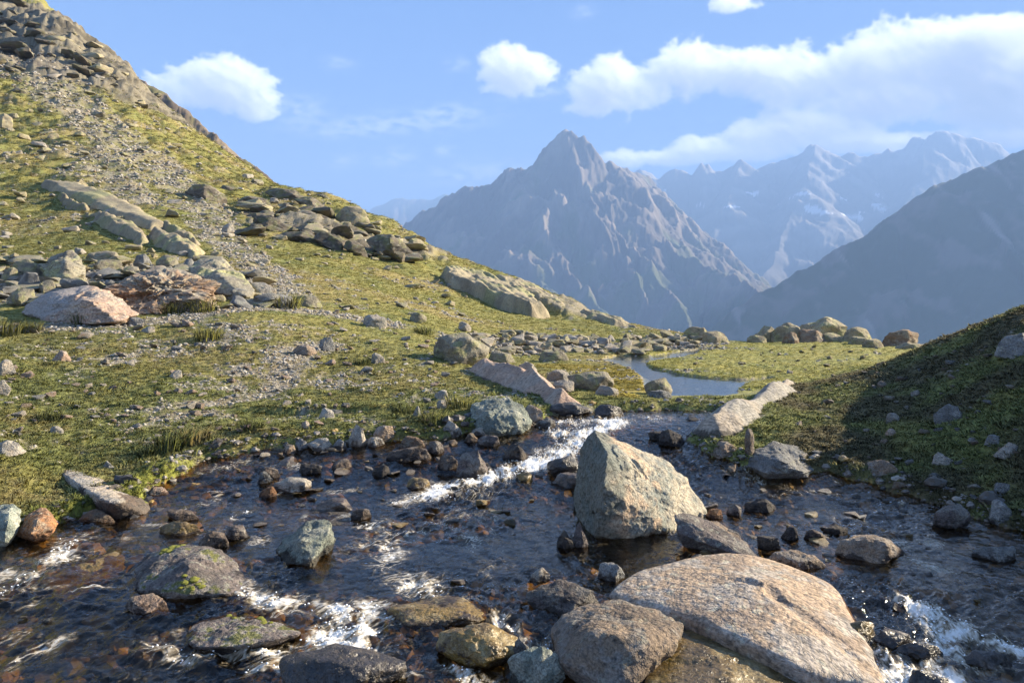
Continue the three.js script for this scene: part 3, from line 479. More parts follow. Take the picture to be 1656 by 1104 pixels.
// a rock as the soft intersection of the planes of a hull, roughened; points in world places
function rockGeometry(points, o) {
  const hull = new ConvexHull().setFromPoints(points.map((p) => new THREE.Vector3(...p))), planes = [];
  const lo = new THREE.Vector3(1e9, 1e9, 1e9), hi = new THREE.Vector3(-1e9, -1e9, -1e9), c = new THREE.Vector3();
  for (const p of points) { lo.min(new THREE.Vector3(...p)); hi.max(new THREE.Vector3(...p)); }
  c.addVectors(lo, hi).multiplyScalar(0.5);
  { const m = new THREE.Vector3(); for (const p of points) m.add(new THREE.Vector3(...p)); m.divideScalar(points.length); c.lerp(m, 0.6); }
  for (const f of hull.faces) { const k = f.normal.dot(c) - f.constant; if (!planes.some((q) => q[0] * f.normal.x + q[1] * f.normal.y + q[2] * f.normal.z > 0.996)) planes.push([f.normal.x, f.normal.y, f.normal.z, Math.max(1e-4, -k)]); }
  const half = hi.clone().sub(lo).multiplyScalar(0.5), size = (half.x + half.y + half.z) / 3 * 2, base = new THREE.Vector3(c.x, o.base ?? lo.y, c.z);
  const s = sphere(o.detail), sp = s.attributes.position, n = sp.count, pos = new Float32Array(n * 3), pw = (o.sharp ?? 26) * 2.2, sd = o.seed * 13.7, amp = (o.amp ?? 0.05) * size, f1 = (o.freq ?? 2.2) / size, raw = new Float32Array(n * 3), rl = [0, 0, 0], rh = [0, 0, 0];
  for (let i = 0; i < n; i++) {
    let x = sp.getX(i) * half.x, y = sp.getY(i) * half.y, z = sp.getZ(i) * half.z; const l = Math.hypot(x, y, z); x /= l; y /= l; z /= l;
    let q = 0, far = 1e9; for (const [a, b, e, k] of planes) { const v = a * x + b * y + e * z; if (v > 1e-4) { const t = k / v; if (t < far) far = t; } }
    for (const [a, b, e, k] of planes) { const v = a * x + b * y + e * z; if (v > 1e-4) { const t = far * v / k; if (t > 0.5) q += Math.pow(t, pw); } }
    const r = far * Math.pow(q, -1 / pw); raw[i * 3] = x * r; raw[i * 3 + 1] = y * r; raw[i * 3 + 2] = z * r;
    for (let k = 0; k < 3; k++) { rl[k] = Math.min(rl[k], raw[i * 3 + k]); rh[k] = Math.max(rh[k], raw[i * 3 + k]); }
  }
  const cc = [c.x, c.y, c.z], hl = [lo.x, lo.y, lo.z], hh = [hi.x, hi.y, hi.z];
  for (let i = 0; i < n; i++) {                            // rounding must not shrink the rock inside its measured outline
    const w3 = [0, 1, 2].map((k) => { const v = raw[i * 3 + k]; return cc[k] + v * (v > 0 ? (hh[k] - cc[k]) / rh[k] : (hl[k] - cc[k]) / rl[k]); });
    let [X, Y, Z] = w3; const l = Math.hypot(X - c.x, Y - c.y, Z - c.z) || 1, x = (X - c.x) / l, y = (Y - c.y) / l, z = (Z - c.z) / l;
    const u = X * f1 + sd, v = Y * f1 * (o.layer ?? 1) + sd * 0.7, w = Z * f1;
    let h = amp * (fbm3(u, v, w, 3) * 1.4 - 0.1) + amp * (o.smooth ? 0.2 : 0.75) * (0.5 - Math.abs(fbm3(u * 2.3 + 9, v * 2.3, w * 2.3, 4)) * 3);
    const cell = Math.floor((n3(u * 1.7 + 30, v * 2.6, w * 1.7) + n3(u * 0.7, v * 0.9, w * 0.7) * 1.3) * 5) / 5; h += amp * (o.smooth ? 0.08 : 0.8) * cell;         // chipped steps
    X += x * h; Y += y * h; Z += z * h;
    if (o.cracks && z > -0.4) { const px = CX - F * X / Z, py = CY - F * (EYE - Y) / Z; let g = 0; for (const q of o.cracks) for (let k = 0; k + 1 < q.length; k++) { const [ax, ay, w] = q[k], [bx, by] = q[k + 1], ex = bx - ax, ey = by - ay, t = clamp(((px - ax) * ex + (py - ay) * ey) / (ex * ex + ey * ey)), e = Math.hypot(px - ax - ex * t, py - ay - ey * t) + 6 * n3(X * 9, Y * 9, Z * 9); g = Math.max(g, 1 - Math.abs(e) / (w ?? 7)); } if (g > 0) { const in_ = size * 0.022 * Math.sqrt(g); X -= x * in_; Y -= y * in_; Z -= z * in_; } }
    pos[i * 3] = X - base.x; pos[i * 3 + 1] = Y - base.y; pos[i * 3 + 2] = Z - base.z;
  }
  const g0 = new THREE.BufferGeometry(); g0.setAttribute('position', new THREE.BufferAttribute(pos, 3)); g0.setIndex(s.index); g0.computeVertexNormals();
  const st = STYLE[o.style], nn = g0.attributes.normal, col = new Float32Array(n * 3), tone = o.tone ?? 1;
  for (let i = 0; i < n; i++) {
    const X = pos[i * 3] + base.x, Y = pos[i * 3 + 1] + base.y, Z = pos[i * 3 + 2] + base.z, k = 3.0 / size, dt = 1 / Math.max(0.12, size * 0.35);
    let a = fbm3(X * k + sd, Y * k * (o.layer ?? 1) * 1.2, Z * k, 4), b = fbm3(X * dt * 1.1 + 40, Y * dt * 1.1 + sd, Z * dt * 1.1, 4), e = fbm3(X * 6 * dt + 7, Y * 6 * dt, Z * 6 * dt + sd, 3);
    let p = mix3(st[0], st[1], sm(-0.18, 0.24, a + e * 0.6)); p = mix3(p, st[2], sm(0.32 - st[3], 0.5 - st[3], b + e * 0.35) * 0.8);
    if (size > 0.35 && !o.shiny) { const k2 = 9 / Math.sqrt(size), li = n3(X * k2 * 1.6 + 70, Y * k2 * 1.6, Z * k2 * 1.6 + sd) + 0.5 * n3(X * k2 * 4, Y * k2 * 4 + sd, Z * k2 * 4); if (li > 0.42) p = mix3(p, [0.40, 0.40, 0.31], 0.5 * sm(0.42, 0.5, li)); else if (li < -0.46) p = mix3(p, [0.085, 0.08, 0.07], 0.6 * sm(0.46, 0.56, -li)); }
    const sp2 = 1 + 0.55 * e; p = [p[0] * sp2 * tone, p[1] * sp2 * tone, p[2] * sp2 * tone];
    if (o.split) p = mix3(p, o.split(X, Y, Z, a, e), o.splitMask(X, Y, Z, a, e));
    if (o.wet !== undefined && Y < o.wet + (0.05 * a + 0.03 * e) * 2) { p = [p[0] * 0.28, p[1] * 0.24, p[2] * 0.22]; }
    if (o.moss && nn.getY(i) > 0.35 && b + e * 0.8 > o.moss) p = mix3(p, [0.13, 0.135, 0.018], 0.85);
    col[i * 3] = Math.max(0.008, p[0]); col[i * 3 + 1] = Math.max(0.008, p[1]); col[i * 3 + 2] = Math.max(0.008, p[2]);
  }
  g0.setAttribute('color', new THREE.BufferAttribute(col, 3));
  const g = g0.toNonIndexed(), ps = g.attributes.position, uv = new Float32Array(ps.count * 2), ts = 1 / clamp(size * 0.42, 0.2, 5), A = new THREE.Vector3(), B = new THREE.Vector3(), D = new THREE.Vector3();
  for (let i = 0; i < ps.count; i += 3) {
    A.fromBufferAttribute(ps, i); B.fromBufferAttribute(ps, i + 1).sub(A); D.fromBufferAttribute(ps, i + 2).sub(A); B.cross(D); const ax = Math.abs(B.x), ay = Math.abs(B.y), az = Math.abs(B.z);
    for (let k = i; k < i + 3; k++) { const X = ps.getX(k), Y = ps.getY(k), Z = ps.getZ(k); uv[k * 2] = (ax > ay && ax > az ? Z : X) * ts; uv[k * 2 + 1] = (ay >= ax && ay >= az ? Z : Y) * ts; }
  }
  g.setAttribute('uv', new THREE.BufferAttribute(uv, 2));
  return { g: o.smooth ? g : toCreasedNormals(g, 0.6), base };
}
// moss cushions growing on a rock: a part of it, set on its upward faces
const mossMat = new THREE.MeshStandardMaterial({ color: new THREE.Color().setRGB(0.15, 0.15, 0.02), roughness: 1 });
function mossOn(rock, [px, py], r, n, seed) {
  reseed(seed); const g = rock.geometry, p = g.attributes.position, nn = g.attributes.normal, at = new THREE.Vector3(), pos = [], idx = [], b = new THREE.IcosahedronGeometry(1, 2), bp = b.attributes.position; let best = -1, bd = 1e9;
  for (let i = 0; i < p.count; i++) { at.fromBufferAttribute(p, i).add(rock.position); if (nn.getY(i) < 0.2) continue; const q = Math.hypot(CX + F * at.x / -at.z - px, CY + F * (EYE - at.y) / -at.z - py); if (q < bd) { bd = q; best = i; } }
  const c = new THREE.Vector3().fromBufferAttribute(p, best), near = []; for (let i = 0; i < p.count; i += 3) { at.fromBufferAttribute(p, i); if (nn.getY(i) > 0.1 && at.distanceTo(c) < r) near.push(i); }
  for (let k = 0; k < n; k++) { const i = near[Math.floor(rnd() * near.length)], s = r * rr(0.16, 0.34), o = pos.length / 3; at.fromBufferAttribute(p, i); for (let j = 0; j < bp.count; j++) { const w = 1 + 0.35 * n3(bp.getX(j) * 2 + k, bp.getY(j) * 2, bp.getZ(j) * 2); pos.push(at.x + bp.getX(j) * s * w, at.y + bp.getY(j) * s * 0.45 * w, at.z + bp.getZ(j) * s * w); idx.push(o + j); } }
  const m = new THREE.BufferGeometry(); m.setAttribute('position', new THREE.Float32BufferAttribute(pos, 3)); m.setIndex(idx); m.computeVertexNormals();
  const o = new THREE.Mesh(m, mossMat); o.name = 'moss'; o.castShadow = o.receiveShadow = true; o.userData.label = 'dark green moss cushion growing on the rock'; rock.add(o);
}
let rockSeed = 0;
const landmarks = [];                                       // named rocks, for telling lesser stones apart
function placeRock(points, name, label, o) {
  o = { seed: ++rockSeed, detail: 12, style: 'grey', ...o };
  const { g, base } = rockGeometry(points, o), m = new THREE.Mesh(g, o.shiny ? wetMat : dryMat); m.position.copy(base); landmarks.push([label, base.x, -base.z]);
  return add(m, name, label, o.category ?? 'rock', o.group, 'thing');
}
// rock from hand-placed hull points [px, py, distance]
const hullRock = (pts, name, label, o = {}) => placeRock(pts.map((p) => P(...p)), name, label, o);
// rock lying against the land: its outline as photo pixels, each corner where that sight line meets the land, bulging out by a share of the distance
function slopeRock(outline, name, label, o = {}) {
  const q = outline.map(([a, b]) => [a, b, hit(a, b)]), n = q.length, near = Math.min(...q.map((p) => p[2])), b = o.bulge ?? 0.04, pts = [];
  const cx = q.reduce((s, p) => s + p[0], 0) / n, cy = q.reduce((s, p) => s + p[1], 0) / n;
  for (let [a, e, d] of q) {
    d = Math.min(d, near * 1.75); const low = e > cy ? (o.edge ?? 0) : 0;
    pts.push(P(a, e, d * (1.006 - b * low))); pts.push(P(lerp(a, cx, 0.4), lerp(e, cy, 0.4), d * (1 - b * 0.6))); pts.push(P(lerp(a, cx, 0.6), lerp(e, cy, 0.6), lerp(d, near, 0.15) * (1 - b)));
    const g = P(a, e, d * 1.02); pts.push([g[0], g[1] - 0.03 * d, g[2]]);
  }
  return placeRock(pts, name, label, o);
}
// bare bedrock swelling out of the land inside an outline given as photo pixels
function bedrock(outline, name, label, o) {
  const poly = outline.map(([a, b]) => spot(a, b)), xs = poly.map((p) => p[0]), ds = poly.map((p) => p[1]), x0 = Math.min(...xs) - 0.4, x1 = Math.max(...xs) + 0.4, d0 = Math.min(...ds) - 0.4, d1 = Math.max(...ds) + 0.4, nx = o.n ?? 150, nd = Math.round(nx * 1.1), st = STYLE[o.style], cx = (x0 + x1) / 2, cd = (d0 + d1) / 2;
  const sd = shore(poly, x0 - 0.3, x1 + 0.3, d0 - 0.3, d1 + 0.3, (x1 - x0) / 110), id = new Map(), pos = [], col = [], uv = [], idx = [], size = Math.max(x1 - x0, d1 - d0), T = o.thick, E = o.edge, base = ground(cx, cd) - 0.3, k = o.seed ?? 1, ang = (() => { const mx = xs.reduce((p, q) => p + q) / xs.length, md = ds.reduce((p, q) => p + q) / ds.length; let a = 0, b = 0, c = 0; poly.forEach(([x, d]) => { a += (x - mx) ** 2; b += (d - md) ** 2; c += (x - mx) * (d - md); }); return 0.5 * Math.atan2(2 * c, a - b); })(), ca = Math.cos(ang), sa = Math.sin(ang);
  const vert = (i, j) => {
    const key = i * 4000 + j; if (id.has(key)) return id.get(key);
    const x = lerp(x0, x1, i / nx), d = lerp(d0, d1, j / nd), s = sd(x, d) + E * (o.ragged ?? 0.7) * fbm2(x * 0.5 / E + k, d * 0.5 / E, 4), in_ = sm(0, 1, -s / E), a = x * ca + d * sa, b = -x * sa + d * ca;
    const step = Math.floor((fbm2(a * 2.2 / size + k, b * 11 / size, 3) + 0.5) * 4) / 4 - 0.5, y = ground(x, d) + T * (Math.pow(in_, 0.6) - 0.30) * (1 + 0.3 * fbm2(x * 2 / size, d * 2 / size, 2)) + T * (o.steps ?? 0.35) * step * in_ + T * 0.30 * fbm2(a * 5 / size, b * 22 / size + k, 4) * in_ - (s > 0 ? 0.4 * s + 0.05 : 0);
    const m = fbm2(a * 7 / size + 9, b * 20 / size, 4), e = fbm2(x * 60 / size, d * 60 / size, 3); let c = mix3(st[0], st[1], sm(-0.15, 0.3, m + e * 0.5)); c = mix3(c, st[2], sm(0.3 - st[3], 0.5 - st[3], fbm2(x * 5 / size + 30, d * 5 / size, 4)) * 0.8); const t = (1 + 0.5 * e) * (o.tone ?? 1); c = tint3(c, t);
    if (o.wet !== undefined && y < o.wet + 0.05 * m) c = tint3(c, 0.26);
    pos.push(x - cx, y - base, -d + cd); col.push(...c); uv.push(x * 1.2, (d + y) * 1.2); id.set(key, pos.length / 3 - 1); return pos.length / 3 - 1;
  };
  for (let j = 0; j < nd; j++) for (let i = 0; i < nx; i++) { if (sd(lerp(x0, x1, (i + 0.5) / nx), lerp(d0, d1, (j + 0.5) / nd)) > E * 0.4 + 0.25) continue; const a = vert(i, j), b = vert(i + 1, j), c = vert(i + 1, j + 1), e = vert(i, j + 1); idx.push(a, b, c, a, c, e); }
  const g = new THREE.BufferGeometry(); g.setAttribute('position', new THREE.Float32BufferAttribute(pos, 3)); g.setAttribute('color', new THREE.Float32BufferAttribute(col, 3)); g.setAttribute('uv', new THREE.Float32BufferAttribute(uv, 2)); g.setIndex(idx); g.computeVertexNormals();
  const m = new THREE.Mesh(g, dryMat); m.position.set(cx, base, -cd); landmarks.push([label, cx, cd]); return add(m, name, label, o.category ?? 'bedrock', undefined, 'thing');
}
const tint3 = (c, k) => [c[0] * k, c[1] * k, c[2] * k];
// rock from its outline box in the photograph; it stands where the sight line of its foot meets the land
function boxRock(x0, x1, y0, y1, style, name, label, o = {}) {
  if (o.d) { const w = (x1 - x0) * 0.11; x0 -= w; x1 += w; y0 -= (y1 - y0) * 0.1; }
  reseed(1000 + (++rockSeed) * 31 + Math.round(x0));
  const df = o.d ?? hit((x0 + x1) / 2, y1), w0 = (x1 - x0) / F * df, t = o.thick ?? 0.75 * Math.min(w0, (y1 - y0) / F * df * 2.2), d = df + t * 0.5;
  const w = (x1 - x0) / F * d / 2, yt = EYE - (y0 - CY) / F * d, yb = Math.min(EYE - (y1 - CY) / F * df, top((x0 + x1) / 2 / F * d - CX / F * d, d)) - (o.sink ?? 0.25) * (yt - (EYE - (y1 - CY) / F * df)) - 0.02;
  const pts = [], np = o.points ?? 13; let mx = 0, my = 0, mz = 0;
  const yaw0 = rr(0.3, 1.2), put = (q) => { pts.push(q); mx = Math.max(mx, Math.abs(q[0])); my = Math.max(my, Math.abs(q[1])); mz = Math.max(mz, Math.abs(q[2])); };
  if (np < 16) { for (const a of [-1, 1]) for (const b of [-1, 1]) for (const c of [-1, 1]) if (b < 0 || np > 9 || a * c > 0) { const yaw = yaw0 + rr(-0.3, 0.3), q0 = a * (b > 0 ? rr(0.25, 0.85) : rr(0.7, 1)), q2 = c * (b > 0 ? rr(0.2, 0.8) : rr(0.65, 1)); put([q0 * Math.cos(yaw) - q2 * Math.sin(yaw), b * rr(0.35, 1), q0 * Math.sin(yaw) + q2 * Math.cos(yaw)]); } for (let k = 0; k < 4; k++) { const t = k * 1.57 + rr(-0.5, 0.5); put([Math.cos(t) * rr(0.8, 1.2), rr(-0.5, 0.45), Math.sin(t) * rr(0.8, 1.2)]); } put([rr(-0.3, 0.3), 1, rr(-0.3, 0.3)]); }
  else for (let i = 0; i < np; i++) { const a = i * 2.39996 + rr(-0.35, 0.35), v = clamp(1 - 2 * (i + 0.5) / np + rr(-0.12, 0.12), -0.98, 0.98), r = Math.pow(1 - v * v, 0.35) * rr(0.82, 1.05); const q = [Math.cos(a) * r, v, Math.sin(a) * r]; pts.push(q); mx = Math.max(mx, Math.abs(q[0])); my = Math.max(my, Math.abs(q[1])); mz = Math.max(mz, Math.abs(q[2])); }
  if (o.tilt) { const ct = Math.cos(o.tilt), st = Math.sin(o.tilt); mx = my = 0; for (const q of pts) { const a = q[0] * 1.6, b = q[1] * 0.7; q[0] = a * ct + b * st; q[1] = -a * st + b * ct; mx = Math.max(mx, Math.abs(q[0])); my = Math.max(my, Math.abs(q[1])); } }
  const lean = o.lean ?? rr(-0.25, 0.25), cx = ((x0 + x1) / 2 - CX) / F * d;
  const out = pts.map(([a, b, c]) => { a = clamp(a / mx * 1.03 + lean * (b / my) * 0.6, -1, 1); return [cx + a * w, lerp(yb, yt, 0.5 + 0.5 * b / my), -d + c / mz * t * 0.5]; });
  const inWater = d < 10 && sdStream(cx, d) < 0.1;
  return placeRock(out, name, label, { style, seed: rockSeed, detail: Math.round(clamp((x1 - x0) / 8, 4, 18)), amp: 0.05, sharp: o.sharp ?? 26, ...(inWater && o.dryBase === undefined ? { wet: levelAt(d) + 0.018 } : {}), ...o });
}
// ---- in and by the stream
{
  const dB = 5.45;
  hullRock([[962, 695, 5.72], [950, 706, 5.78], [944, 716, 5.85], [984, 735, 5.22], [976, 786, 5.04], [966, 850, 5.06], [936, 745, 6.0], [929, 792, 6.0], [925, 838, 5.9], [990, 713, 5.8], [1030, 731, 5.86], [1066, 738, 5.9], [1090, 757, 5.86], [1110, 772, 5.8], [1142, 826, 5.7], [1140, 870, 5.62],
    [1040, 862, 5.18], [1092, 862, 5.3], [1000, 856, 5.16], [1000, 740, 6.25], [1080, 780, 6.25], [955, 800, 6.2], [950, 930, 5.5], [1130, 930, 5.6], [1040, 930, 5.3]], 'boulder', 'tall pyramid-shaped grey and tan boulder standing in the middle of the stream',
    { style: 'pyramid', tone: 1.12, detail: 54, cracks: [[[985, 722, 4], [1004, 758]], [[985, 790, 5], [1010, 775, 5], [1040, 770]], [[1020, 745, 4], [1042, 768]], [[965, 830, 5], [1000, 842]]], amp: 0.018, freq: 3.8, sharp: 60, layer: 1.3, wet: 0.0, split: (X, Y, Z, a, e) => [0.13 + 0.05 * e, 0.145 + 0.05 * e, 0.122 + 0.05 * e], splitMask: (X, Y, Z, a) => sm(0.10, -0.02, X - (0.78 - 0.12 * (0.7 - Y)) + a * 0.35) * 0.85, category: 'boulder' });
  hullRock([[984, 964, 4.12], [1012, 934, 4.3], [1062, 914, 4.45], [1130, 899, 4.6], [1172, 892, 4.62], [1232, 899, 4.58], [1300, 925, 4.4], [1342, 946, 4.25], [1364, 976, 4.02], [1388, 1022, 3.75], [1404, 1062, 3.55], [1434, 1112, 3.3], [1300, 1082, 3.22], [1200, 1032, 3.45], [1130, 1000, 3.66], [1056, 978, 3.9], [1210, 945, 3.95], [1265, 985, 3.7], [1335, 1040, 3.45],
    [1000, 1010, 4.5], [1380, 1010, 4.6], [1440, 1190, 3.4], [1120, 1080, 4.0], [1300, 1200, 3.3]], 'boulder', 'huge smooth tan boulder in the right foreground of the stream', { style: 'tan', tone: 1.15, detail: 60, cracks: [[[1240, 950, 7], [1275, 978, 8], [1322, 1012, 7], [1362, 1045, 6], [1405, 1080]], [[1130, 905, 5], [1185, 930, 5], [1230, 945]]], amp: 0.02, freq: 3, sharp: 14, smooth: 1, wet: -0.07, category: 'boulder' });
  hullRock([[891, 1016, 3.75], [910, 990, 3.85], [958, 974, 3.9], [1002, 967, 3.9], [1040, 980, 3.85], [1076, 990, 3.75], [1104, 1006, 3.6], [1088, 1042, 3.4], [1050, 1078, 3.25], [1000, 1120, 3.15], [905, 1070, 3.3], [960, 1020, 3.35], [1030, 1030, 3.3], [900, 1090, 3.9], [1110, 1080, 3.9], [1000, 1180, 3.3]], 'boulder', 'rounded grey-brown boulder in front of the huge tan boulder', { style: 'tan', tone: 0.62, detail: 40, amp: 0.03, sharp: 14, category: 'boulder' });
  hullRock([[1040, 1085, 3.35], [1090, 1030, 3.6], [1130, 1015, 3.75], [1200, 1045, 3.6], [1300, 1095, 3.35], [1340, 1130, 3.2], [1060, 1140, 3.0], [1200, 1180, 2.9], [1320, 1200, 3.0], [1180, 1090, 3.15], [1100, 1180, 3.7]], 'slab', 'wet golden algae-covered slab below the huge tan boulder', { style: 'gold', tone: 0.8, detail: 30, amp: 0.03, sharp: 12, shiny: 1 });
  const mossy = hullRock([[195, 942, 4.6], [212, 915, 4.7], [245, 895, 4.8], [290, 884, 4.8], [345, 888, 4.75], [375, 905, 4.65], [400, 930, 4.5], [408, 945, 4.4], [370, 962, 4.15], [300, 960, 4.1], [235, 955, 4.2], [300, 915, 4.3], [200, 990, 4.6], [400, 990, 4.6], [300, 930, 5.0], [300, 1010, 4.3]], 'boulder', 'mottled brown boulder with moss spots in the stream at left', { style: 'mottled', detail: 34, amp: 0.045, sharp: 14, moss: 0.26, wet: 0.0, category: 'boulder' });
  const mossySlab = hullRock([[300, 1030, 3.75], [318, 1008, 3.85], [345, 996, 3.95], [380, 998, 3.95], [430, 1004, 3.9], [470, 1012, 3.85], [492, 1022, 3.75], [440, 1034, 3.6], [380, 1044, 3.55], [320, 1046, 3.58], [330, 1080, 3.8], [460, 1060, 3.8], [400, 1030, 4.05]], 'slab', 'low brown slab with a mossy top beside the white water at left', { style: 'mottled', tone: 1.25, detail: 26, amp: 0.05, sharp: 18, moss: 0.2, wet: -0.03 });
  mossOn(mossy, [275, 887], 0.09, 14, 61); mossOn(mossy, [312, 942], 0.08, 12, 62); mossOn(mossySlab, [385, 998], 0.07, 12, 63); mossOn(mossySlab, [430, 1004], 0.06, 8, 64);
  hullRock([[445, 892, 4.95], [462, 868, 5.0], [490, 846, 5.05], [518, 839, 5.1], [534, 842, 5.05], [535, 870, 4.95], [533, 895, 4.85], [500, 912, 4.6], [462, 910, 4.65], [485, 875, 4.7], [520, 880, 4.7], [490, 900, 5.3], [525, 940, 4.9], [450, 940, 4.9]], 'stone', 'upright green-grey angular stone in front of the flat pale slab', { style: 'green', tone: 0.85, detail: 22, amp: 0.06, sharp: 30, wet: 0.04 });
  hullRock([[430, 850, 5.6], [445, 832, 5.75], [480, 824, 5.85], [560, 826, 5.8], [567, 838, 5.6], [560, 858, 5.4], [500, 862, 5.35], [440, 858, 5.45], [500, 900, 5.6]], 'slab', 'flat pale grey slab behind the upright green-grey stone', { style: 'grey', tone: 1.25, detail: 22, amp: 0.04, sharp: 24, wet: 0.02 });
  hullRock([[62, 942, 4.4], [90, 926, 4.6], [150, 904, 4.75], [185, 890, 4.85], [202, 898, 4.8], [150, 933, 4.5], [90, 953, 4.3], [120, 990, 4.5], [190, 960, 4.8], [200, 930, 4.6]], 'slab', 'golden half-drowned slab edge at the far left of the stream', { style: 'gold', tone: 0.9, detail: 18, amp: 0.04, shiny: 1, wet: -0.3 });
  slopeRock([[94, 760], [112, 757], [150, 767], [185, 778], [220, 795], [242, 815], [238, 830], [200, 834], [165, 828], [128, 797], [100, 774]], 'slab', 'long pale sloping slab dipping into the stream from the left bank', { bulge: 0.03, ...{ style: 'pale', detail: 30, amp: 0.035, sharp: 16, wet: 0.10 } });
  hullRock([[28, 858, 5.15], [45, 835, 5.3], [66, 822, 5.4], [78, 826, 5.35], [89, 846, 5.25], [86, 857, 5.1], [50, 862, 5.0], [60, 840, 5.05], [60, 850, 5.6], [60, 890, 5.2]], 'stone', 'bright orange stone at the waterside at far left', { style: 'orange', detail: 20, amp: 0.05, wet: 0.02 });
  hullRock([[-30, 860, 5.1], [-10, 820, 5.3], [18, 815, 5.3], [31, 828, 5.25], [30, 850, 5.1], [10, 872, 4.95], [-20, 875, 5.0], [10, 840, 5.0], [0, 850, 5.6], [0, 910, 5.1]], 'stone', 'grey-white angular stone cut by the left picture edge at waterside', { style: 'green', tone: 1.35, detail: 20, amp: 0.05, wet: 0.0 });
  hullRock([[757, 678, 7.96], [763, 655, 8.14], [800, 644, 8.23], [822, 643, 8.23], [848, 660, 8.09], [857, 680, 7.91], [840, 694, 7.68], [795, 700, 7.58], [768, 690, 7.72], [790, 668, 7.68], [830, 672, 7.72], [800, 660, 8.70], [840, 690, 8.51], [770, 730, 7.96], [850, 730, 7.96]], 'boulder', 'blocky green-grey boulder on the left bank above the chute', { style: 'green', tone: 0.95, detail: 28, amp: 0.045, sharp: 40, category: 'boulder' });
  bedrock([[744, 598], [762, 595], [800, 599], [850, 610], [900, 624], [935, 640], [958, 656], [957, 668], [920, 673], [880, 668], [858, 650], [810, 628], [770, 610]], 'rock_slab', 'pinkish tan whaleback rock sloping to the stream from the left', { style: 'pink', thick: 0.42, edge: 0.55, n: 190, wet: 0.42, steps: 0.08, ragged: 0.3, seed: 3 });
  bedrock([[1092, 702], [1128, 674], [1180, 655], [1216, 639], [1250, 622], [1304, 617], [1300, 632], [1268, 655], [1225, 695], [1182, 724], [1120, 718]], 'rock_slab', 'grey-tan whaleback rock at the foot of the shaded hill', { style: 'pale', tone: 0.8, thick: 0.30, edge: 0.5, n: 170, wet: 0.33, steps: 0.12, ragged: 0.3, seed: 5 });
  hullRock([[1091, 832, 5.1], [1113, 829, 5.2], [1150, 843, 5.15], [1195, 872, 4.95], [1226, 901, 4.75], [1195, 900, 4.7], [1150, 880, 4.82], [1098, 862, 4.95], [1130, 855, 5.3], [1110, 890, 5.0], [1210, 930, 4.8]], 'slab', 'long dark brown slab slanting down beside the pyramid-shaped boulder', { style: 'mottled', tone: 1.1, detail: 24, amp: 0.035, sharp: 30 });
  hullRock([[1148, 843, 5.3], [1160, 842, 5.35], [1200, 870, 5.1], [1232, 900, 4.9], [1224, 903, 4.82], [1180, 880, 4.98], [1190, 870, 5.3], [1190, 910, 5.1]], 'slab', 'thin brown slab leaning behind the long dark slab', { style: 'tan', tone: 0.7, detail: 16, amp: 0.03 });
  hullRock([[1208, 752, 6.8], [1214, 732, 7.0], [1252, 713, 7.2], [1284, 720, 7.15], [1318, 733, 7.05], [1330, 757, 6.8], [1300, 765, 6.55], [1240, 766, 6.5], [1260, 742, 6.6], [1300, 740, 7.6], [1240, 790, 6.8], [1310, 790, 6.8]], 'boulder', 'dark slate-grey slabby boulder at the foot of the shaded hill', { style: 'grey', tone: 0.75, detail: 24, amp: 0.04, sharp: 34, layer: 2, category: 'boulder' });
  hullRock([[1425, 950, 4.5], [1450, 945, 4.55], [1470, 962, 4.4], [1490, 985, 4.25], [1508, 1012, 4.05], [1480, 1020, 3.95], [1445, 1005, 4.05], [1428, 975, 4.25], [1460, 980, 4.15], [1460, 1000, 4.6], [1470, 1050, 4.2]], 'stone', 'dark grey angular stone in the rapids right of the huge tan boulder', { style: 'grey', tone: 0.5, detail: 20, amp: 0.05, wet: -0.02 });
}
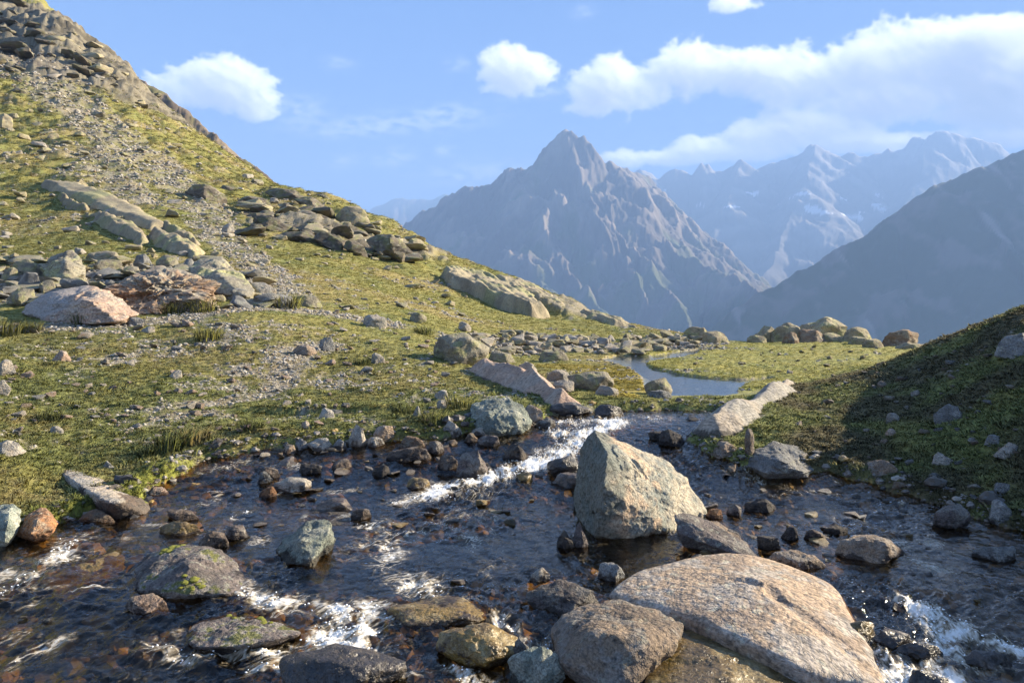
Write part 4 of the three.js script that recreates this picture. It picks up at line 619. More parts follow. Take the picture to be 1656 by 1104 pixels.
const stream = [
  [1143, 1203, 712, 748, 'tan', 'boulder', 'squarish tan-topped boulder at the right bank below the whaleback', { tone: 0.8 }], [1350, 1472, 864, 912, 'tan', 'slab', 'flat tan stone tilted in the right-hand riffle', { thick: 0.35, tone: 0.8 }],
  [1245, 1335, 892, 922, 'tan', 'slab', 'flat tan slab lying just behind the huge tan boulder', { tone: 0.8 }], [1203, 1256, 806, 830, 'dark', 'stone', 'black wet stone right of the pyramid-shaped boulder'], [1174, 1202, 815, 834, 'mottled', 'stone', 'small brown stone against the right foot of the pyramid-shaped boulder'],
  [1117, 1140, 827, 842, 'pale', 'stone', 'small white stone above the long dark slab'], [1140, 1172, 822, 840, 'orange', 'stone', 'small orange-tan stone above the long dark slab', { tone: 0.8 }],
  [898, 930, 858, 888, 'dark', 'stone', 'jagged dark stone left of the pyramid foot, the lower of two', { points: 9 }], [920, 952, 843, 886, 'mottled', 'stone', 'jagged upright grey stone left of the pyramid foot, the taller of two', { points: 9, lean: -0.3, tone: 1.1 }],
  [856, 892, 916, 940, 'pale', 'stone', 'little pale triangular stone alone in mid-stream', { points: 8, tone: 0.8 }], [966, 1014, 909, 940, 'grey', 'stone', 'small grey cracked stone above the huge tan boulder', { points: 10 }],
  [853, 975, 948, 1004, 'mottled', 'slab', 'dark red-brown flat stone left of the rounded grey-brown boulder', { tone: 0.7, thick: 0.4 }], [820, 914, 1042, 1125, 'green', 'stone', 'grey-green angular stone at the bottom edge below mid-stream', { points: 10, tone: 0.95 }],
  [825, 862, 1030, 1075, 'grey', 'stone', 'dull grey stone wedged beside the grey-green angular stone', { tone: 0.6 }], [204, 272, 964, 994, 'pink', 'stone', 'small pinkish stone below the mottled boulder', { tone: 0.55 }],
  [628, 790, 976, 1022, 'gold', 'slab', 'tan and gold slab awash in mid-stream', { tone: 1.0, thick: 0.4, shiny: 1, points: 18, sharp: 12 }], [705, 848, 1014, 1085, 'gold', 'slab', 'golden algae-covered boulder awash left of the grey-green angular stone', { tone: 1.0, shiny: 1, points: 16, sharp: 12 }],
  [448, 655, 1056, 1135, 'dark', 'boulder', 'dark wet boulder with golden rim at the bottom picture edge', { shiny: 1, points: 18, sharp: 10 }], [120, 192, 826, 847, 'rust', 'stone', 'flat red-brown stone beneath the long pale sloping slab', { tone: 0.55 }],
  [232, 272, 786, 804, 'pink', 'stone', 'small pinkish stone under the bright moss', { tone: 0.7 }], [262, 322, 824, 842, 'brown', 'stone', 'low brown stone in the riffle right of the pale sloping slab'], [360, 402, 848, 873, 'mottled', 'stone', 'dark knobbly stone behind the mottled boulder'],
  [318, 372, 860, 888, 'brown', 'stone', 'rounded brown stone just behind the mottled boulder'], [255, 330, 842, 866, 'gold', 'stone', 'ochre drowned stone left of the knobbly stone', { shiny: 1, tone: 0.8 }], [418, 450, 786, 806, 'orange', 'stone', 'small red-orange stone beside the pale flat stone upstream', { tone: 0.5 }],
  [440, 506, 772, 797, 'pale', 'stone', 'pale flat stone among dark stones near the left bank', { tone: 0.9 }], [513, 572, 807, 828, 'brown', 'stone', 'low wet brown stone behind the flat pale slab', { shiny: 1 }], [567, 600, 822, 842, 'brown', 'stone', 'round dark stone right of the flat pale slab', { tone: 0.8 }],
  [598, 636, 751, 771, 'dark', 'stone', 'round black stone upstream near the left shingle'], [652, 700, 772, 792, 'gold', 'stone', 'golden wet stone left of the chute', { tone: 0.9, shiny: 1 }], [738, 795, 728, 772, 'mottled', 'stone', 'brown wedge-shaped stone at the foot of the chute', { points: 9, tone: 1.1 }],
  [808, 858, 716, 746, 'dark', 'stone', 'black angular stone beside the chute', { points: 9, tone: 1.2 }], [884, 942, 737, 772, 'dark', 'boulder', 'black rounded wet boulder touching the left side of the pyramid-shaped boulder', { shiny: 1, points: 18, sharp: 12 }],
  [832, 864, 763, 780, 'gold', 'stone', 'small golden stone at the lower end of the chute', { shiny: 1 }], [890, 972, 764, 790, 'brown', 'slab', 'flat dark stone under the black rounded wet boulder', { shiny: 1 }], [880, 955, 650, 672, 'dark', 'stone', 'wet dark nose of rock below the pinkish whaleback', { tone: 1.3, shiny: 1, points: 18, sharp: 12 }],
  [955, 1010, 654, 672, 'dark', 'slab', 'low dark wet rock where the stream enters', { tone: 1.4, shiny: 1 }], [1048, 1078, 697, 712, 'dark', 'stone', 'small dark stone upstream of the pyramid-shaped boulder', {}], [1062, 1108, 692, 722, 'dark', 'stone', 'dark wet stone at the foot of the grey-tan whaleback', { tone: 1.3 }],
  [1510, 1568, 814, 854, 'mottled', 'stone', 'rounded brown stone by the shaded right bank', { points: 18, sharp: 12 }], [1600, 1642, 808, 850, 'grey', 'stone', 'pale grey blocky stone at the right picture edge by the water', { tone: 1.2 }], [1574, 1642, 884, 910, 'grey', 'slab', 'flat blue-grey stone in the shaded right-hand water', { tone: 0.8 }],
  [1394, 1462, 742, 777, 'tan', 'stone', 'tan-grey stone set in the foot of the shaded bank', { tone: 0.8 }], [1222, 1290, 752, 768, 'grey', 'slab', 'thin flat slab under the dark slate-grey boulder', { tone: 0.7 }], [1204, 1221, 694, 738, 'tan', 'stone', 'narrow upright stone beside the squarish boulder', { tone: 0.65, thick: 0.15 }],
  [1410, 1470, 1020, 1048, 'brown', 'stone', 'wet brown stone beside the right-hand rapids, upper one', { shiny: 1, tone: 0.7 }], [1440, 1530, 1038, 1068, 'dark', 'stone', 'black stone amid the right-hand rapids', { shiny: 1 }], [1550, 1640, 1052, 1085, 'dark', 'stone', 'dark stone in the rapids near the bottom right corner', { tone: 1.2, shiny: 1 }],
  [1460, 1540, 1085, 1120, 'dark', 'stone', 'black wet stone at the bottom edge of the right-hand rapids', { shiny: 1 }], [1355, 1420, 1005, 1040, 'gold', 'stone', 'drowned ochre stone at the right side of the huge tan boulder', { shiny: 1, tone: 0.7 }], [1300, 1340, 855, 875, 'brown', 'stone', 'small brown stone between tan slab and riffle', {}], [1262, 1292, 850, 874, 'dark', 'stone', 'small black stone left of the flat tilted tan stone', {}],
  [1225, 1262, 866, 890, 'dark', 'stone', 'small dark stone behind the flat tan slab', {}], [1330, 1372, 848, 866, 'dark', 'stone', 'low black stone above the flat tilted tan stone', {}], [1160, 1200, 855, 872, 'mottled', 'stone', 'small pebbly stone at the lower end of the thin leaning slab', {}],
  // left waterside
  [713, 748, 679, 706, 'pale', 'stone', 'pale triangular stone left of the green-grey boulder', { points: 8 }], [758, 797, 689, 706, 'pale', 'stone', 'flat whitish stone at the foot of the green-grey boulder', {}], [562, 596, 686, 723, 'pale', 'stone', 'tall white stone on the left waterside', { points: 9 }],
  [600, 638, 687, 717, 'tan', 'stone', 'cream-tan stone right of the tall white stone', { tone: 1.1 }], [590, 625, 706, 724, 'pale', 'stone', 'low whitish stone in front of the cream-tan stone', {}], [496, 542, 707, 731, 'pale', 'stone', 'broad whitish stone left of the tall white stone', {}], [455, 480, 718, 734, 'tan', 'stone', 'small tan stone on the left waterside', {}],
  [476, 500, 708, 728, 'grey', 'stone', 'small grey stone beside the broad whitish stone', {}], [536, 562, 710, 728, 'grey', 'stone', 'grey stone between broad whitish and tall white stones', {}], [640, 690, 704, 730, 'rust', 'stone', 'brown broken stone in the shingle left of the chute', { tone: 0.7 }], [690, 720, 712, 735, 'mottled', 'stone', 'dark brown stone in the shingle', {}],
  [625, 700, 722, 750, 'brown', 'slab', 'broad dark brown stone below the shingle', {}], [705, 745, 735, 762, 'brown', 'stone', 'wet brown stone left of the wedge-shaped stone', {}], [770, 812, 702, 722, 'mottled', 'stone', 'dark stone at the waterline below the green-grey boulder', {}], [748, 775, 700, 716, 'rust', 'stone', 'small red-brown stone at the waterline of the chute bank', { tone: 0.6 }],
  [862, 900, 676, 692, 'grey', 'stone', 'grey stone right of the green-grey boulder at the water', { tone: 0.7 }], [840, 880, 655, 685, 'tan', 'stone', 'tan rubble stone between green-grey boulder and whaleback', {}],
  [420, 455, 755, 775, 'brown', 'stone', 'low brown stone in the shallows by the left shingle, nearest bank', {}], [480, 520, 750, 768, 'dark', 'stone', 'dark stone in the shallows under the broad whitish stone', {}], [530, 572, 742, 762, 'brown', 'stone', 'brown stone in the shallows under the tall white stone', {}], [415, 440, 762, 782, 'grey', 'stone', 'upright grey stone behind the small red-orange stone', { tone: 0.6 }],
];
for (const [a, b, c, e, st, n, l, o] of stream) boxRock(a, b, c, e, st, n, l, { category: n === 'slab' ? 'rock' : n, ...o });

// ---- left terrace: the boulder pile and the outcrops above it
hullRock([[34, 505, 14.6], [52, 488, 14.8], [95, 470, 15.0], [150, 462, 15.1], [165, 463, 15.0], [180, 482, 14.6], [200, 495, 14.3], [222, 508, 14.0], [190, 519, 13.5], [150, 522, 13.45], [148, 490, 13.6], [132, 484, 13.8], [60, 512, 14.0], [75, 524, 13.9], [130, 524, 13.8], [120, 480, 16], [60, 530, 14.6], [200, 530, 14.2]], 'boulder', 'pale pinkish-white wedge boulder on the terrace at left', { style: 'pink', tone: 1.1, detail: 34, amp: 0.045, sharp: 40, layer: 1.6, category: 'boulder', split: () => [0.36, 0.33, 0.3], splitMask: (X, Y, Z, a) => sm(0.1, -0.1, X + 8.6 + a) * 0.8 });
hullRock([[172, 475, 15.8], [195, 455, 16.5], [225, 443, 17], [290, 440, 17.2], [330, 448, 17], [348, 470, 16.2], [345, 495, 15.4], [290, 505, 14.9], [225, 506, 14.8], [195, 495, 15.1], [210, 470, 15.3], [270, 465, 15.3], [320, 475, 15.3], [260, 460, 19], [200, 530, 16], [330, 530, 16]], 'boulder', 'rusty brown cracked rock face behind the pale wedge boulder', { style: 'rust', detail: 36, amp: 0.085, freq: 3.2, sharp: 20, layer: 1.4, category: 'boulder' });
hullRock([[298, 430, 18.5], [320, 417, 19], [355, 412, 19.2], [372, 420, 19], [392, 445, 18.2], [412, 470, 17.2], [400, 480, 16.6], [350, 475, 16.8], [310, 445, 17.8], [350, 440, 17.4], [350, 440, 21], [320, 500, 18.5], [405, 500, 17.5]], 'boulder', 'large grey humped boulder right of the rusty rock face', { style: 'lichen', tone: 1.05, detail: 28, amp: 0.04, sharp: 22, category: 'boulder' });
hullRock([[64, 432, 19], [80, 412, 19.4], [108, 401, 19.6], [118, 408, 19.5], [138, 430, 19], [136, 443, 18.4], [100, 452, 17.9], [85, 452, 18], [70, 445, 18.3], [105, 425, 18.3], [100, 420, 21], [80, 480, 19], [130, 470, 19]], 'boulder', 'upright lichen-yellow boulder on top of the left pile', { style: 'lichen', detail: 26, amp: 0.05, sharp: 34, category: 'boulder' });
for (const [a, b, c, e, st, n, l, o] of [
  [135, 198, 406, 424, 'lichen', 'slab', 'flat capstone slab right of the upright lichen boulder', { thick: 1 }], [152, 198, 418, 440, 'lichen', 'boulder', 'lichen block under the flat capstone slab', {}], [218, 246, 410, 428, 'grey', 'boulder', 'dark square block at the back of the left pile', {}],
  [22, 72, 420, 448, 'lichen', 'boulder', 'greyish block left of the upright lichen boulder', {}], [0, 30, 432, 455, 'lichen', 'slab', 'slanting slab at the left picture edge of the pile', {}], [30, 70, 440, 470, 'grey', 'slab', 'grey slab leaning below the greyish block', {}], [10, 56, 466, 496, 'lichen', 'boulder', 'lichen-green block left of the pale wedge boulder', {}],
  [330, 352, 436, 462, 'pale', 'stone', 'upright pale stone resting against the grey humped boulder', {}], [348, 368, 448, 462, 'pale', 'stone', 'small pale stone beside the upright pale one on the humped boulder', {}], [402, 448, 456, 478, 'pale', 'boulder', 'pale block at the right end of the left pile', {}], [415, 480, 474, 497, 'grey', 'slab', 'flat grey slab sloping off the right end of the pile', { tone: 1.1 }],
  [460, 520, 478, 496, 'lichen', 'slab', 'low broken slab beside the path right of the pile', {}], [250, 290, 412, 432, 'lichen', 'slab', 'lichen slab behind the rusty rock face', {}], [288, 318, 418, 438, 'grey', 'boulder', 'grey block between rusty face and humped boulder', {}], [196, 232, 430, 448, 'lichen', 'slab', 'flat slab above the rusty rock face', {}],
  [100, 150, 448, 466, 'lichen', 'slab', 'thin slab just behind the pale wedge boulder', {}], [160, 190, 452, 468, 'grey', 'stone', 'grey stone on the ridge of the pale wedge boulder', {}], [56, 92, 452, 474, 'lichen', 'slab', 'small slab stack left of the thin slab', {}], [362, 400, 466, 486, 'grey', 'stone', 'grey stone at the foot of the humped boulder', {}],
  // hillside boulders
  [305, 366, 291, 326, 'cragged', 'boulder', 'big brown rounded boulder high on the left slope', { tone: 1.3 }], [360, 386, 296, 310, 'cragged', 'boulder', 'smaller brown boulder right of the big brown one', { tone: 1.2 }], [388, 442, 311, 334, 'cragged', 'boulder', 'broad brown outcrop boulder on the slope edge', { tone: 1.2 }], [434, 500, 300, 322, 'cragged', 'slab', 'long dark outcrop slab on the skyline ridge', { tone: 1.1 }],
  [455, 475, 325, 345, 'cragged', 'boulder', 'dark block in the upper rock band, leftmost', {}], [484, 528, 333, 360, 'cragged', 'boulder', 'brown squarish block in the upper rock band', { tone: 1.1 }], [480, 524, 314, 334, 'cragged', 'slab', 'dipping slab above the squarish block', { tone: 1.2 }], [410, 470, 343, 372, 'cragged', 'boulder', 'dark lower block at the left end of the rock band', { tone: 0.8 }],
  [455, 520, 362, 392, 'cragged', 'boulder', 'dark overhanging block in the lower rock band', { tone: 0.75 }], [515, 560, 370, 402, 'cragged', 'boulder', 'dark cleft block in the middle of the rock band', { tone: 0.8 }], [540, 600, 332, 366, 'outcrop', 'slab', 'sunlit slab above the rock band', {}], [560, 590, 386, 412, 'cragged', 'boulder', 'dark stepped block low in the rock band', {}],
  [596, 664, 368, 414, 'cragged', 'boulder', 'brown buttress at the right end of the rock band', { tone: 1.15 }], [655, 690, 385, 405, 'outcrop', 'boulder', 'pale block right of the brown buttress', {}], [516, 528, 310, 320, 'cragged', 'stone', 'tiny block alone on the skyline', {}], [355, 380, 360, 376, 'pale', 'stone', 'pale stone below the big brown rounded boulder', {}],
  [700, 790, 538, 590, 'lichen', 'boulder', 'pale lichen-covered boulder on the bank above the whaleback', { points: 16 }], [880, 925, 597, 618, 'pale', 'boulder', 'pale left boulder of the pair near the pond', { tone: 0.8 }], [918, 992, 596, 632, 'lichen', 'boulder', 'larger brownish boulder of the pair near the pond', { tone: 0.9, points: 16 }], [838, 870, 585, 606, 'pale', 'boulder', 'pale stone behind the whaleback', {}],
  [788, 835, 567, 588, 'lichen', 'slab', 'low lichen slab right of the pale lichen-covered boulder', {}], [870, 925, 566, 585, 'lichen', 'slab', 'low pointed slab before the pondside rubble', {}], [890, 930, 614, 636, 'pale', 'stone', 'pale stone below the boulder pair', { tone: 0.85 }], [960, 1005, 622, 642, 'pale', 'stone', 'pale stone right of the boulder pair', { tone: 0.8 }],
  [1043, 1088, 611, 640, 'lichen', 'boulder', 'rounded boulder standing at the pond edge', { tone: 0.95, points: 16, dryBase: 1 }], [1118, 1137, 628, 640, 'lichen', 'stone', 'small stone in the shallow near end of the pond', { dryBase: 1 }], [1045, 1090, 630, 645, 'grey', 'stone', 'low dark stone at the foot of the pond boulder', { dryBase: 1 }],
  // beyond the meadow
  [1288, 1366, 515, 557, 'outcrop', 'boulder', 'tallest smooth-backed boulder beyond the meadow', { points: 14, d: 22.5, tone: 1.1 }], [1218, 1262, 530, 558, 'outcrop', 'boulder', 'leftmost dark-topped boulder of the group beyond the meadow', { d: 21.5 }], [1252, 1304, 526, 558, 'outcrop', 'boulder', 'grey-tan middle boulder of the group beyond the meadow', { d: 21.2 }],
  [1292, 1336, 534, 558, 'rust', 'boulder', 'rust-faced low boulder before the tallest boulder beyond the meadow', { d: 20.8 }], [1210, 1240, 543, 559, 'outcrop', 'stone', 'low stone at the left end of the group beyond the meadow', { d: 20.8 }], [1360, 1410, 532, 561, 'outcrop', 'boulder', 'single pyramidal boulder right of the tallest beyond the meadow', { d: 20.8 }],
  [1425, 1484, 536, 570, 'rust', 'boulder', 'rust-topped boulder near the shaded hill beyond the meadow', { d: 19 }], [1396, 1428, 550, 574, 'outcrop', 'boulder', 'grey block left of the rust-topped boulder', { d: 18.6 }], [1450, 1500, 555, 574, 'outcrop', 'slab', 'low slab under the rust-topped boulder', { d: 18.2 }],
  [1268, 1292, 538, 559, 'rust', 'boulder', 'small rusty block in front of the grey-tan middle boulder', { d: 20.4 }], [1330, 1372, 540, 560, 'outcrop', 'boulder', 'low block at the right foot of the tallest boulder', { d: 20.9 }], [1372, 1404, 546, 564, 'outcrop', 'stone', 'stone right beneath the single pyramidal boulder', { d: 19.8 }],
  [1105, 1150, 530, 552, 'outcrop', 'boulder', 'brown boulder at the far end of the pond, left one', { d: 22 }], [1138, 1178, 538, 562, 'outcrop', 'boulder', 'slanting brown boulder at the far end of the pond, right one', { d: 20.5 }],
  // shaded hill
  [1510, 1567, 651, 684, 'grey', 'slab', 'rectangular grey slab lying on the shaded hillside', { tone: 0.9, points: 9 }], [1613, 1690, 538, 580, 'grey', 'boulder', 'grey boulder at the right picture edge on the sunlit crest', { tone: 1.1 }], [1433, 1460, 667, 684, 'pale', 'stone', 'pale pointed stone on the shaded hillside', { tone: 0.8 }], [1506, 1546, 732, 756, 'pale', 'stone', 'whitish angular stone low on the shaded hillside', { points: 8 }],
  [1612, 1652, 714, 741, 'pale', 'slab', 'pale tilted flake at right on the shaded hillside', { points: 8, tone: 0.85 }], [1590, 1632, 703, 722, 'grey', 'slab', 'grey flake above the pale tilted one', {}], [1598, 1645, 781, 808, 'grey', 'slab', 'dull slab low at the right picture edge of the hillside', { tone: 0.8 }], [1432, 1452, 692, 708, 'pink', 'stone', 'small pinkish stone on the shaded hillside', {}],
  // left bank
  [-10, 26, 581, 606, 'pale', 'stone', 'cream stone at the left picture edge on the bank, upper one', {}], [-14, 17, 614, 642, 'pale', 'stone', 'cream stone at the left picture edge on the bank, lower one', {}], [-20, 40, 712, 739, 'pale', 'slab', 'flat pale slab at the left picture edge on the grass', {}], [84, 112, 566, 586, 'pink', 'stone', 'pinkish stone on the upper left bank', {}],
  [205, 234, 513, 526, 'grey', 'stone', 'grey stone on the path right of the pale wedge boulder', {}], [226, 254, 527, 538, 'pale', 'stone', 'flat pale stone just below the path', {}], [470, 520, 556, 576, 'tan', 'slab', 'flat reddish slab half sunk in the bank', { tone: 0.9 }], [512, 542, 545, 568, 'grey', 'stone', 'grey stone behind the flat reddish slab', { tone: 1.2 }],
  [586, 626, 508, 530, 'pale', 'stone', 'pale stone on the path end above the bank', {}], [598, 625, 570, 590, 'pale', 'stone', 'pale stones below the dark grass tuft', {}], [513, 542, 660, 680, 'pale', 'stone', 'long white stone low on the grassy bank', { tone: 1.15 }], [486, 504, 680, 692, 'tan', 'stone', 'small star-shaped tan stone low on the bank', { tone: 1.2 }],
  [665, 684, 656, 678, 'grey', 'stone', 'grey tooth-shaped stone on the bank by the dark tufts', { points: 8 }], [702, 726, 630, 646, 'pale', 'stone', 'white stone above the dark tufts', { tone: 1.1 }], [705, 730, 646, 662, 'pale', 'stone', 'white flat stone below the other white stone by the tufts', {}], [166, 184, 745, 757, 'grey', 'stone', 'small upright grey flake above the pale sloping slab', { points: 8, tone: 1.2 }],
  [80, 102, 688, 705, 'pale', 'stone', 'white stone on the left bank above the flat pale slab', {}], [270, 296, 598, 612, 'pale', 'stone', 'white flat stone in the middle of the left bank', { tone: 1.1 }], [740, 762, 520, 534, 'pale', 'stone', 'pale pointed stone on the slope above the lichen-covered boulder', {}], [660, 690, 505, 522, 'lichen', 'stone', 'brownish stone on the slope left of the tan outcrop slab', {}],
  [-10, 22, 183, 208, 'outcrop', 'boulder', 'brown boulder at the left picture edge high on the slope', {}], [70, 96, 215, 228, 'outcrop', 'boulder', 'pale boulder beside the scree on the upper slope', {}], [18, 40, 140, 150, 'cragged', 'stone', 'dark stone beside the scree top', {}],
]) boxRock(a - (st === 'cragged' ? 5 : 0), b + (st === 'cragged' ? 8 : 0), c, e + (st === 'cragged' ? 2 : 0), st, n, l, { category: n === 'slab' ? 'rock' : n, amp: 0.04, ...(st === 'cragged' ? { tilt: 0.42, amp: 0.035, sharp: 50, lean: 0, layer: 1.8 } : {}), ...o });
for (const [pts, l, o] of [
  [[[60, 299], [80, 296], [130, 304], [190, 325], [235, 345], [275, 372], [240, 376], [180, 352], [120, 328], [80, 312]], 'long upper outcrop slab dipping across the left slope', {}],
  [[[140, 350], [170, 350], [230, 372], [250, 395], [225, 398], [180, 378], [150, 362]], 'middle outcrop slab dipping below the long upper slab', { tone: 0.85 }],
  [[[235, 383], [260, 380], [300, 392], [334, 410], [320, 420], [280, 412], [245, 395]], 'lower outcrop slab ending above the boulder pile', { tone: 0.95 }],
  [[[86, 325], [110, 322], [150, 342], [145, 350], [110, 340]], 'small outcrop slab at the left end of the middle slab', { tone: 0.75 }],
  [[[250, 368], [275, 366], [320, 388], [328, 405], [290, 392]], 'narrow outcrop slab at the right end of the long upper slab', { tone: 0.8 }],
  [[[708, 447], [722, 443], [790, 453], [840, 470], [870, 492], [888, 513], [862, 516], [815, 502], [760, 478], [720, 462]], 'great tan outcrop slab on the slope above the lichen-covered boulder', { thick: 0.8 }],
  [[[800, 455], [840, 460], [890, 482], [928, 506], [905, 508], [860, 490], [820, 470]], 'second tan outcrop slab behind the great one', {}],
  [[[930, 507], [960, 508], [1010, 523], [1030, 530], [990, 528], [945, 516]], 'low bare slab tapering along the skyline', { tone: 0.95, thick: 0.35 }],
]) bedrock(pts, 'outcrop', l, { style: 'outcrop', thick: 0.55, edge: 0.45, steps: 0.22, n: 105, seed: pts[0][0], category: 'outcrop', ...o });

// ---- stones that nothing tells apart: copies of a few shapes
const shapeSeeds = {};
function stoneShape(style, k, detail = 3) {
  const key = style + k; if (shapeSeeds[key]) return shapeSeeds[key];
  reseed(7000 + k * 13 + style.length * 101); const pts = [];
  for (const a of [-1, 1]) for (const b of [-1, 1]) for (const c of [-1, 1]) if (rnd() < 0.9) { const q0 = a * rr(0.3, 1), q2 = c * rr(0.3, 0.85), w = 0.5 + rr(-0.5, 0.5); pts.push([q0 * Math.cos(w) - q2 * Math.sin(w), b * rr(0.2, 0.75), q0 * Math.sin(w) + q2 * Math.cos(w)]); }
  for (let i = 0; i < 3; i++) { const t = rr(0, 6.28); pts.push([Math.cos(t), rr(-0.4, 0.4), Math.sin(t) * 0.85]); }
  return (shapeSeeds[key] = rockGeometry(pts, { style, seed: 300 + k, detail, amp: 0.04, sharp: 30, base: 0 }).g);
}
const TONE = { cragged: 'dark brown', outcrop: 'tan-grey', pale: 'pale', lichen: 'olive-grey', grey: 'grey', pink: 'pinkish', tan: 'tan', mottled: 'brown-grey', rust: 'rusty', dark: 'black', brown: 'brown', gold: 'golden' };
function tell(style, big, x, d, noun, flat) {                    // which stone it is: by size, tone and the named rock it lies beside
  let best = null, bd = 1e9; for (const l of landmarks) { if (l[0].split(' ').length > 8) continue; const q = Math.hypot((l[1] - x), (l[2] - d) * 0.7); if (q < bd) { bd = q; best = l; } }
  if (!best) return undefined; const dx = x - best[1], dd = d - best[2], px = Math.abs(dx) > Math.abs(dd) * 0.6, far = bd > d * 0.14 ? 'well ' : bd < d * 0.045 ? 'close ' : '';
  const size = big > 0.5 ? 'larger' : big > 0.12 ? 'small' : 'tiny', side = px ? (dx < 0 ? 'left of' : 'right of') : dd < 0 ? 'before' : 'behind', words = (q) => q.split(' ').length;
  const plain = `${size} ${TONE[style]} ${noun} ${side} the ${best[0]}`, full = `${size} ${flat < 0.62 ? 'flat' : 'blocky'} ${TONE[style]} ${noun} ${far === 'well ' ? 'farther ' : far}${side} the ${best[0]}`;
  return words(full) <= 16 ? full : words(plain) <= 16 ? plain : undefined;
}
function scatter(count, name, label, category, group, styles, pick, o = {}) {
  let made = 0, tries = 0;
  while (made < count && tries++ < count * 60) {
    const [px, py] = pick(); const d = hit(px, py), x = (px - CX) / F * d, y = top(x, d);
    if (d > 200 || (o.test && !o.test(x, d, y))) continue;
    const style = styles[Math.floor(rnd() * styles.length)], m = new THREE.Mesh(stoneShape(style, Math.floor(rnd() * 6)), o.wet ? wetMat : dryMat);
    const big = Math.pow(rnd(), 2.2), s = (o.px[0] + (o.px[1] - o.px[0]) * big) / F * d * 0.5; m.scale.set(s * rr(0.8, 1.3), s * rr(0.5, 0.95) * (o.flat ?? 1), s * rr(0.8, 1.3));
    m.rotation.set(rr(-0.35, 0.35), rr(0, 6.28), rr(-0.35, 0.35)); m.position.set(x, y + s * (o.lift ?? 0.12), -d); add(m, name, tell(style, big, x, d, o.noun ?? 'stone', m.scale.y / m.scale.x) ?? label, category, group); made++;
  }
}
const inBox = (a, b, c, e) => () => [rr(a, b), rr(c, e)], sdS = (x, d) => (d < 10.4 ? sdStream(x, d) : 3);
reseed(41); scatter(280, 'rubble_stone', 'grey-tan angular stone in the rubble field beside the pond', 'stone', 'stones of the pondside rubble field', ['outcrop', 'pale', 'lichen'], inBox(750, 1130, 535, 585), { px: [11, 28], lift: 0.35, noun: 'rubble stone', test: (x, d) => rubble(x, d) > -0.25 && sdPond(x, d) > 0.1 });
reseed(51); scatter(70, 'ledge_stone', 'brown angular block in the rock band on the left slope', 'stone', 'blocks of the hillside rock band', ['cragged', 'outcrop', 'cragged'], inBox(400, 690, 300, 430), { px: [16, 52], flat: 0.6, lift: 0.35, noun: 'ledge block', test: (x, d) => crag(x, d) > -0.35 && d > 20 });
reseed(52); scatter(70, 'cliff_stone', 'dark angular block in the cliff at upper left', 'stone', 'blocks of the upper left cliff', ['cragged', 'outcrop', 'cragged'], inBox(-10, 250, 0, 190), { px: [14, 44], flat: 0.6, lift: 0.3, noun: 'cliff block', test: (x, d) => cliff(x, d) > 0.05 && d > 40 });
reseed(42); scatter(190, 'pile_stone', 'lichen-tinted slab fragment in the boulder pile at left', 'stone', 'fragments in the left boulder pile', ['lichen', 'grey', 'outcrop'], inBox(-20, 430, 425, 500), { px: [18, 56], flat: 0.55, lift: 0.3, noun: 'pile fragment' });
reseed(43); scatter(280, 'slope_stone', 'pale stone scattered over the left grassy hillside', 'stone', 'stones scattered over the hillside', ['outcrop', 'lichen', 'pale'], () => { const t = rnd(); return [lerp(-10, 760, Math.pow(t, 1.2)), rr(90, 520)]; }, { px: [8, 24], lift: 0.3, noun: 'hillside stone', test: (x, d) => d > 17 && d < 150 });
reseed(44); scatter(240, 'bank_stone', 'small pale stone lying in the grass of the left bank', 'stone', 'small stones on the left bank', ['pale', 'grey', 'pink', 'tan'], inBox(-10, 760, 525, 715), { px: [7, 20], noun: 'bank stone', lift: 0.4, test: (x, d) => sdS(x, d) > 0.25 && d < 16 });
reseed(45); scatter(90, 'hill_stone', 'small grey stone on the shaded right-hand hillside', 'stone', 'small stones on the shaded hillside', ['grey', 'pale', 'tan'], inBox(1290, 1650, 560, 800), { px: [6, 18], noun: 'hill stone', lift: 0.35, test: (x, d) => sdS(x, d) > 0.1 && d < 11 });
reseed(46); scatter(50, 'meadow_stone', 'small stone lying on the flat meadow by the pond', 'stone', 'small stones on the meadow', ['outcrop', 'pale'], inBox(1090, 1420, 562, 612), { px: [4, 12], noun: 'meadow stone', lift: 0.4, test: (x, d) => sdPond(x, d) > 0.15 && d < 21 });
reseed(47); scatter(55, 'waterside_stone', 'small stone along the edge of the stream', 'stone', 'stones along the water edge', ['pale', 'mottled', 'grey', 'rust'], () => { const t = rnd(); return t < 0.65 ? [rr(300, 900), rr(670, 760)] : [rr(1180, 1656), rr(740, 880)]; }, { px: [6, 22], noun: 'waterside stone', test: (x, d) => Math.abs(sdS(x, d)) < 0.2 });
reseed(48); scatter(200, 'stream_stone', 'dark wet stone showing above the running water', 'stone', 'dark wet stones in the stream', ['dark', 'brown', 'mottled', 'brown', 'gold'], () => (rnd() < 0.5 ? [rr(380, 880), rr(725, 850)] : rnd() < 0.6 ? [rr(1090, 1560), rr(760, 960)] : [rr(0, 1650), rr(780, 1060)]), { px: [5, 28], flat: 0.65, lift: 0.0, noun: 'wet stone', wet: 1, test: (x, d) => d < 7.3 && sdS(x, d) < -0.08 && whiteGrid(x, d) < 0.75 });

